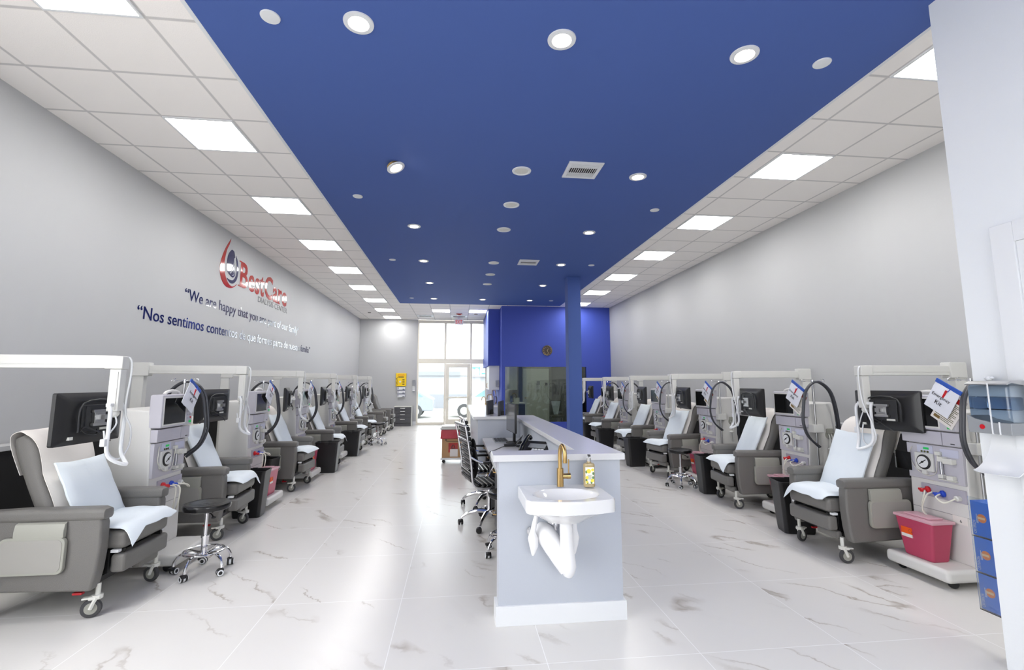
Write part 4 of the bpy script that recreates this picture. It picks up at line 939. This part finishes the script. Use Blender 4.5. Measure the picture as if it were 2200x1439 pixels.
text('lettering', 'BODY FLUID', ORANGE, (0, -.062, .19), (1, 0, 0), (0, 0, 1), .22, .035, sg, .002, 'c'); text('lettering', 'SPILL STATION', ORANGE, (0, -.062, .145), (1, 0, 0), (0, 0, 1), .26, .035, sg, .002, 'c')
q = MB().box(-.10, .10, -.063, -.0605, .085, .115)
for k in range(6): q.prism([(-.185, -.22 + k * .05), (-.185, -.20 + k * .05), (-.115, -.165 + k * .05), (-.115, -.185 + k * .05)], 'y', -.063, -.0605)
for k in range(4): q.box(.05, .13, -.063, -.0605, -.18 + k * .055, -.155 + k * .055)
q.build('stripes', BROWN, sg); MB().lathe([(0, 0), (.035, 0), (.035, .002), (0, .002)], (-.03, -.0605, -.07), 20, (0, -1, 0)).build('round_mark', SHEET, sg)
tag(sg, 'bright yellow wall case with red lettering and black stripes', 'wall case')
gb = empty('glove_box_rack', (-2.05, 17.895, 1.22)); 
for k in range(3): g = MB().box(-.14, .14, -.09, 0, -.20 + k * .135, -.075 + k * .135, .003).build('glove_box', WHITE, gb); MB().box(-.141, .141, -.092, -.0905, -.095 + k * .135, -.074 + k * .135).box(-.12, -.10, -.092, -.0905, -.18 + k * .135, -.11 + k * .135).box(.05, .12, -.092, -.0905, -.19 + k * .135, -.17 + k * .135).build('band', NAVY, g)
tag(gb, 'white and blue glove boxes stacked in a rack below the yellow case', 'glove box rack')
sd = empty('sanitizer_dispenser', (-1.60, 17.895, 1.36)); MB().box(-.05, .05, -.10, 0, .08, .29, .01).build('tank', GREYP, sd); MB().prism([(0, .08), (-.05, .08), (-.03, -.08), (-.12, -.11), (-.12, -.12), (0, -.12)], 'x', -.045, .045, .004).build('drip_tray', WHITE, sd)
for o in kids(sd):
    pass
tag(sd, 'small grey sanitizer dispenser with white tray on the far wall', 'dispenser')

# ------------------------------------------------------------ wall lettering on the left wall
XW = XL + .001
def wtext(s, m, y0, y1, z0, h_, nm, lab, bold=0., cat='wall lettering'):
    # one word per part; widths from the full line so that the words keep their places
    full = text('t', s, m, (XW, y0, z0), (0, 1, 0), (0, 0, 1), y1 - y0, h_, None, .003, 'l', 0, bold)
    bm = bmesh.new(); bm.from_mesh(full.data); bpy.data.objects.remove(full)
    seen = set(); isl = []
    for v in bm.verts:
        if v in seen: continue
        st = [v]; seen.add(v); g = []
        while st:
            q = st.pop(); g.append(q)
            for e in q.link_edges:
                o2 = e.other_vert(q)
                if o2 not in seen: seen.add(o2); st.append(o2)
        isl.append((min(q.co.y for q in g), max(q.co.y for q in g), g))
    isl.sort(key=lambda t: t[0]); words = []; end = -1e9
    for y_a, y_b, g in isl:
        if y_a - end > .045 or not words: words.append([])
        words[-1].extend(g); end = max(end, y_b)
    t = empty(nm, (XW, y0, z0)); wi = {q: i for i, g in enumerate(words) for q in g}
    for i in range(len(words)):
        b2 = bmesh.new(); mp = {}
        for f in bm.faces:
            if wi[f.verts[0]] != i: continue
            for q in f.verts:
                if q not in mp: mp[q] = b2.verts.new(q.co - Vector((XW, y0, z0)))
            try: b2.faces.new([mp[q] for q in f.verts])
            except ValueError: pass
        me = bpy.data.meshes.new('word'); b2.to_mesh(me); b2.free(); me.materials.append(m); o = bpy.data.objects.new('word', me); COL.objects.link(o); o.parent = t
    bm.free(); return tag(t, lab, cat)
wtext('\u201cWe are happy that you are part of our family\u201d', NAVY, 6.612, 11.165, 2.590, .205, 'wall_quote', 'upper quote in shiny dark lettering on the left wall, in English', .006)
wtext('\u201cNos sentimos contentos de que formes parte de nuestra familia\u201d', NAVY, 5.715, 12.06, 2.215, .20, 'wall_quote', 'lower longer quote in shiny dark lettering on the left wall, in Spanish', .006)
lg = empty('wall_logo', (XW, 8.9, 3.3)); o_ = Vector((XW, 8.9, 3.3))
def gl(s, y0, y1, z0, z1, b=.0): 
    return text('letter', s, REDV, Vector((XW, y0, z0)) - o_, (0, 1, 0), (0, 0, 1), y1 - y0, z1 - z0, lg, .004, 'l', 0, b)
xs = [(8.14, 8.43, 'B', 3.13, 3.56), (8.46, 8.70, 'e', 3.125, 3.42), (8.73, 8.92, 's', 3.125, 3.42), (8.94, 9.12, 't', 3.125, 3.50), (9.15, 9.52, 'C', 3.125, 3.57), (9.55, 9.78, 'a', 3.125, 3.42), (9.83, 10.02, 'r', 3.13, 3.42), (10.04, 10.30, 'e', 3.125, 3.42)]
for a, b, s, z0, z1 in xs: gl(s, a, b, z0, z1, .02)
sf = MB()
for y0, y1, z in ((8.08, 8.22, 3.13), (8.08, 8.22, 3.54), (9.79, 9.93, 3.13), (9.79, 9.86, 3.40), (9.74, 9.81, 3.13), (8.92, 9.14, 3.40)): sf.box(0, .0047, y0 - 8.9, y1 - 8.9, z - 3.3, z + .02 - 3.3)
sf.build('letter_serif', REDV, lg)
text('small_letters', 'DIALYSIS CENTER', mat('dark_vinyl', (58, 58, 66), .25), Vector((XW, 8.886, 3.0)) - o_, (0, 1, 0), (0, 0, 1), 1.475, .108, lg, .003)
def poly_yz(name, P, m, x1=.004, n=5):
    pts = smooth_path([(0, a - 8.9, b - 3.3) for a, b in P] + [(0, P[0][0] - 8.9, P[0][1] - 3.3)], n)[:-1]
    return MB().prism([(p.y, p.z) for p in pts], 'x', 0, x1).build(name, m, lg)
poly_yz('drop_outer', [(7.743, 3.826), (7.64, 3.70), (7.563, 3.588), (7.475, 3.40), (7.462, 3.25), (7.52, 3.13), (7.62, 3.055), (7.75, 3.03), (7.88, 3.05), (7.99, 3.105), (8.03, 3.145), (7.96, 3.10), (7.85, 3.075), (7.72, 3.12), (7.62, 3.24), (7.585, 3.40), (7.63, 3.60), (7.70, 3.72)], REDV)
poly_yz('drop_inner', [(7.79, 3.658), (7.698, 3.567), (7.66, 3.414), (7.69, 3.291), (7.80, 3.235), (7.888, 3.225), (7.95, 3.286), (7.92, 3.399), (7.91, 3.548), (7.87, 3.646)], NAVY)
poly_yz('drop_crescent', [(7.941, 3.597), (8.02, 3.508), (8.055, 3.361), (8.02, 3.22), (7.92, 3.135), (7.80, 3.12), (7.69, 3.175), (7.78, 3.165), (7.90, 3.185), (7.985, 3.275), (8.0, 3.40)], NAVY)
pz = MB().tube([(.005, -1.0, .25), (.005, -1.02, .13), (.005, -1.07, .02), (.005, -1.12, -.03)], .006, 5, 5).tube([(.005, -1.02, .13), (.005, -.98, .08), (.005, -.97, .02)], .005, 5, 4).tube([(.005, -1.02, .05), (.005, -.99, -.02), (.005, -1.05, -.05)], .005, 5, 4); pz.build('leaf_line', WHITE, lg)
tag(lg, 'large red and navy drop logo with red company name on the left wall', 'wall logo')

# ------------------------------------------------------------ partition fittings at the right
dz = empty('soap_dispenser', (2.95, 2.24, 1.05))
rg = []
for x, hy, z0, z1 in ((0, .10, .25, .47), (-.09, .10, .25, .472), (-.12, .095, .27, .465), (-.13, .08, .29, .455)): rg.append([Vector((x, u, (z0 + z1) / 2 + v)) for u, v in rrect(hy, (z1 - z0) / 2, .02, 4)])
MB().rings(rg).build('tank', TANKG, dz)
MB().box(-.115, -.01, -.088, .088, .33, .40, .01).build('liquid', glass('gel', (214, 228, 244), .92, .1), dz)
MB().prism([(0, .455), (0, .485), (-.10, .485), (-.13, .47), (-.13, .462), (-.1, .472)], 'y', -.104, .104, .003).build('lid', STEEL, dz)
lo = MB().prism([(-.104, .205), (.104, .205), (.106, .30), (.06, .28), (-.03, .265), (-.104, .268)], 'x', -.135, 0, .006, 2); lo.build('lower_housing', GREYP, dz)
MB().lathe([(0, 0), (.012, 0), (.013, .003), (0, .004)], (-.135, .03, .24), 16, (-1, 0, 0)).build('indicator', REDP, dz)
MB().box(-.138, -.134, -.02, -.014, .205, .47).box(-.138, -.134, -.055, -.049, .205, .27).build('tape_edge', WHITE, dz)
MB().ball((-.06, .03, .495), .014).ball((-.06, .015, .50), .009).ball((-.06, .045, .50), .009).build('lock_knob', WHITE, dz)
def tray_f(u, v):
    a = u * R(82); y = (v - .5) * (.18 + .03 * u); x = -.012 - .19 * (1 - math.cos(a)) * (1 - .25 * (2 * v - 1) ** 2 * u); z = .0 + .20 * (1 - math.sin(a))
    return Vector((x, y, z)), Vector((x + .004, y, z - .004))
MB().sheet(tray_f, 20, 8).build('drip_tray', WHITE, dz)
tag(dz, 'wall dispenser with blue tinted tank, grey base and curved white drip tray', 'dispenser')
gr = empty('glove_box_holder', (2.97, 2.405, .25))
MB().box(-.002, 0, 0, .115, 0, .62, 0).box(0, .12, 0, .003, 0, .62).box(.12, .122, 0, .115, 0, .62).box(0, .12, 0, .115, 0, .003).box(0, .12, 0, .115, .20, .203).box(0, .12, 0, .115, .40, .403).build('clear_holder', ACRY, gr)
for k in range(3):
    z = .008 + k * .2; g = MB().box(.003, .115, .005, .11, z, z + .19, .002).build('glove_box', GLOVEB, gr)
    MB().lathe([(0, 0), (.024, 0), (.024, .001), (0, .001)], (.003, .055, z + .10), 22, (-1, 0, 0)).build('round_sticker', mat('sticker_orange', (240, 130, 40), .5), g)
    text('lettering', 'CRITERION', WHITE, (.0015, .088, z + .012), (0, 0, 1), (0, 1, 0), .07, .016, g, .0004)
    for c_, s_ in ((.080, .05), (.074, .04)): MB().box(.0015, .003, c_, c_ + .0025, z + .07, z + .07 + s_).build('small_print', WHITE, g)
    MB().box(.0012, .0022, .038, .073, z + .094, z + .106).build('sticker_print', mat('pale_orange', (250, 210, 160), .5), g)
tag(gr, 'clear holder with three bright blue glove boxes on the white partition edge', 'glove box holder')

# ------------------------------------------------------------ clock and staff room
ck = empty('wall_clock', (2.77, YBL - .001, 2.54))
MB().lathe([(.13, 0), (.155, 0), (.16, .02), (.15, .035), (.138, .03)], (0, 0, 0), 40, (0, -1, 0)).build('rim', mat('brass', (170, 150, 110), .3, metal=.8), ck)
fc = MB().lathe([(0, .005), (.142, .005), (.142, .015), (0, .015)], (0, 0, 0), 40, (0, -1, 0)).build('face', BROWN, ck)
for k in range(12):
    a = 2 * PI * k / 12; text('numeral', str(k if k else 12), mat('cream_ink', (220, 196, 160), .5), (.108 * math.sin(a), -.016, .108 * math.cos(a)), (1, 0, 0), (0, 0, 1), None, .026, fc, .001, 'c')
hn = MB().box(-.004, .004, -.022, -.019, -.01, .07, rot=Matrix.Rotation(R(32), 3, 'Y'), piv=(0, 0, 0)).box(-.003, .003, -.022, -.019, -.01, .105, rot=Matrix.Rotation(R(158), 3, 'Y'), piv=(0, 0, 0)); hn.build('hands', mat('cream_ink', (220, 196, 160), .5), ck)
tag(ck, 'round brown wall clock with cream numerals on the blue wall', 'clock')
# room behind the glass
struct(MB().box(3.62, 3.63, 14.9, 17.89, 0, CH).build('wall_staff', RTILE))
struct(MB().box(2.28, 2.49, YB - .02, YB, 0, 2.2).box(3.52, 3.62, YB - .02, YB, 0, 2.2).box(2.28, 3.62, YB - .02, YB, 2.10, 2.2).build('trim_7', mat('grey_door_frame', (150, 150, 142), .5)))
dk = struct(MB().box(2.50, 3.51, YB - .05, YB - .005, .02, 2.09, .003).build('door_3', PALEG))
MB().cyl((2.58, YB - .06, .98), (2.58, YB - .10, .98), .025).box(2.57, 2.70, YB - .11, YB - .095, .97, .99, .004).build('door_handle', GOLD, dk)
MB().box(2.49, 2.51, YB - .06, YB - .04, 1.72, 1.85).box(2.49, 2.51, YB - .06, YB - .04, .95, 1.05).build('hinge', STEEL, dk)
u_ = empty('staff_wall_cabinet', (1.60, 15.6, 1.32)); MB().box(0, .33, -.5, .5, 0, .76, .004).build('cabinet_body', WHITE, u_); MB().box(.01, .32, -.515, -.501, .01, .75, .003).build('door', WHITE, u_); tag(u_, 'white wall cabinet inside the glazed staff room', 'cabinet')
u_ = empty('staff_counter', (1.85, 15.9, 0)); MB().box(-.25, .40, -.3, .6, 0, .84).build('cabinet_body', DKWOOD, u_); MB().box(-.25, .43, -.33, .6, .84, .88, .003).build('counter_top', CREAM, u_); tag(u_, 'dark base cabinet with pale top inside the glazed staff room', 'cabinet')
struct(MB().box(1.45, 2.28, 16.55, 16.58, .88, 2.2).build('wall_splash', mat('dark_splash', (84, 86, 92), .4, bscale=8, var=.4)))
tag(goose(1.82, 15.85, .88, .28, .09, 1).build('gooseneck_tap', GOLD), 'gold gooseneck tap seen through the staff room glass', 'tap')
tag(MB().box(1.78, 1.86, 15.9, 15.96, .88, 1.02, .01).box(1.90, 2.10, 15.85, 15.87, .88, 1.05, .004).build('splash_board', PLAST), 'pale board and box on the staff room counter', 'board')
for (x, z, s_, nm) in ((3.08, 1.48, 1, 'grey dispenser with white tray on the staff room door'), (3.40, 1.5, 0, 'small black keypad beside the dispenser on the staff room door')):
    o = empty('door_dispenser' if s_ else 'door_keypad', (x, YB - .05, z))
    if s_: MB().box(-.06, .06, -.1, 0, 0, .14, .01).build('tank', GREYP, o); MB().box(-.05, .06, -.06, 0, -.18, -.01, .004).build('tray', WHITE, o)
    else: MB().box(-.045, .045, -.03, 0, -.05, .05, .006).build('case', BLKP, o)
    tag(o, nm, 'dispenser' if s_ else 'keypad')
o = empty('visitor_chair', (3.38, 15.9, 0)); MB().box(-.2, .2, -.22, .22, .38, .46, .03).build('seat', LEATH, o); MB().box(-.2, .2, .14, .22, .42, .95, .03).build('backrest', LEATH, o)
for x in (-.17, .17):
    for y in (-.18, .18): MB().cyl((x, y, 0), (x, y, .39), .015).build('leg', STEEL, o)
tag(o, 'grey chair standing inside the glazed staff room', 'chair')
tag(MB().sheet(lambda u, v: (Vector((3.22 + .32 * u - (u - .5) * .18 * (1 - v), 16.02 - .02 * v, .47 + .45 * v)), Vector((3.22 + .32 * u - (u - .5) * .18 * (1 - v), 16.05 - .02 * v, .47 + .45 * v))), 6, 6).build('blue_pad', PADM), 'pale blue pad on the chair inside the staff room', 'pad')

# ------------------------------------------------------------ street outside the entrance
struct(MB().box(-30, 30, -30, 60, -.25, -.12).build('ground_outside', ROADM))
fa = MB().box(-25, 25, 32, 33, -.12, 2.85).build('building_facade', FACADE); 
MB().box(-25, 25, 31.8, 32, 2.05, 2.30).box(-25, 25, 31.9, 32, -.12, .78).build('facade_band', mat('band_grey', (120, 122, 128), .7), fa); tag(fa, 'pale building with a grey band across the street', 'building')
sg2 = empty('street_sign', (1.25, 31.6, 2.35))
MB().box(-.34, 2.6, -.02, .15, -.36, .36, .01).build('board', WHITE, sg2)
MB().box(-.29, .28, -.03, -.018, -.29, .28).build('teal_square', TEALM, sg2); MB().prism([(-.25, -.25), (.22, -.25), (.22, .08), (.05, .18), (-.12, .1), (-.25, .16)], 'y', -.036, -.03).build('white_field', WHITE, sg2)
text('letters', 'DC', TEALM, (-.01, -.037, -.10), (1, 0, 0), (0, 0, 1), .30, .16, sg2, .003, 'c', .3); text('letters', 'Da', TEALM, (.38, -.022, .0), (1, 0, 0), (0, 0, 1), .50, .26, sg2, .003, 'l', .3)
MB().box(.36, 1.3, -.024, -.02, -.22, -.10).build('sub_line', TEALM, sg2)
tag(sg2, 'white street sign with teal DC emblem and slanted lettering, seen through the glass', 'sign')
def car(m, L_=4.5, h_=1.5, van=False):
    t = empty('parked_car'); 
    if van: prof = [(0, .3), (0, .9), (.15, 1.0), (.75, 1.12), (1.25, h_), (L_ - .1, h_), (L_, h_ - .2), (L_, .3)]
    else: prof = [(0, .35), (0, .75), (.2, .85), (1.2, .95), (1.9, h_ - .03), (2.6, h_), (3.6, h_ - .06), (4.3, 1.0), (L_, .9), (L_, .35)]
    MB().prism(prof, 'y', -.85, .85, .06, 3).build('body', m, t)
    wn = [(1.35, 1.0), (1.93, h_ - .12), (2.6, h_ - .09), (3.5, h_ - .14), (4.0, 1.02)] if not van else [(.95, 1.15), (1.35, h_ - .12), (2.2, h_ - .12), (2.2, 1.15)]
    MB().prism(wn, 'y', -.862, -.855).prism(wn, 'y', .855, .862).build('side_window', CARWIN, t)
    for x in (.85, L_ - .85):
        for y in (-.78, .78):
            wo = MB().lathe([(0, -.1), (.30, -.1), (.33, -.08), (.33, .08), (.30, .1), (0, .1)], (x, y, .33), 24, (0, 1, 0)).build('wheel', RUB, t); MB().lathe([(0, -.105), (.19, -.105), (.19, .105), (0, .105)], (x, y, .33), 18, (0, 1, 0)).build('wheel_trim', STEEL, wo)
    return t
v1 = car(CARW); v1.location = (-.5, 24.0, -.12); tag(v1, 'white car parked outside, seen through the door and right pane', 'car')
v2 = car(CARG); v2.location = (-5.6, 23.6, -.12); tag(v2, 'silver car outside the left entrance pane', 'car')
for o in list(bpy.data.objects):
    if o.users_collection == () : bpy.data.objects.remove(o)
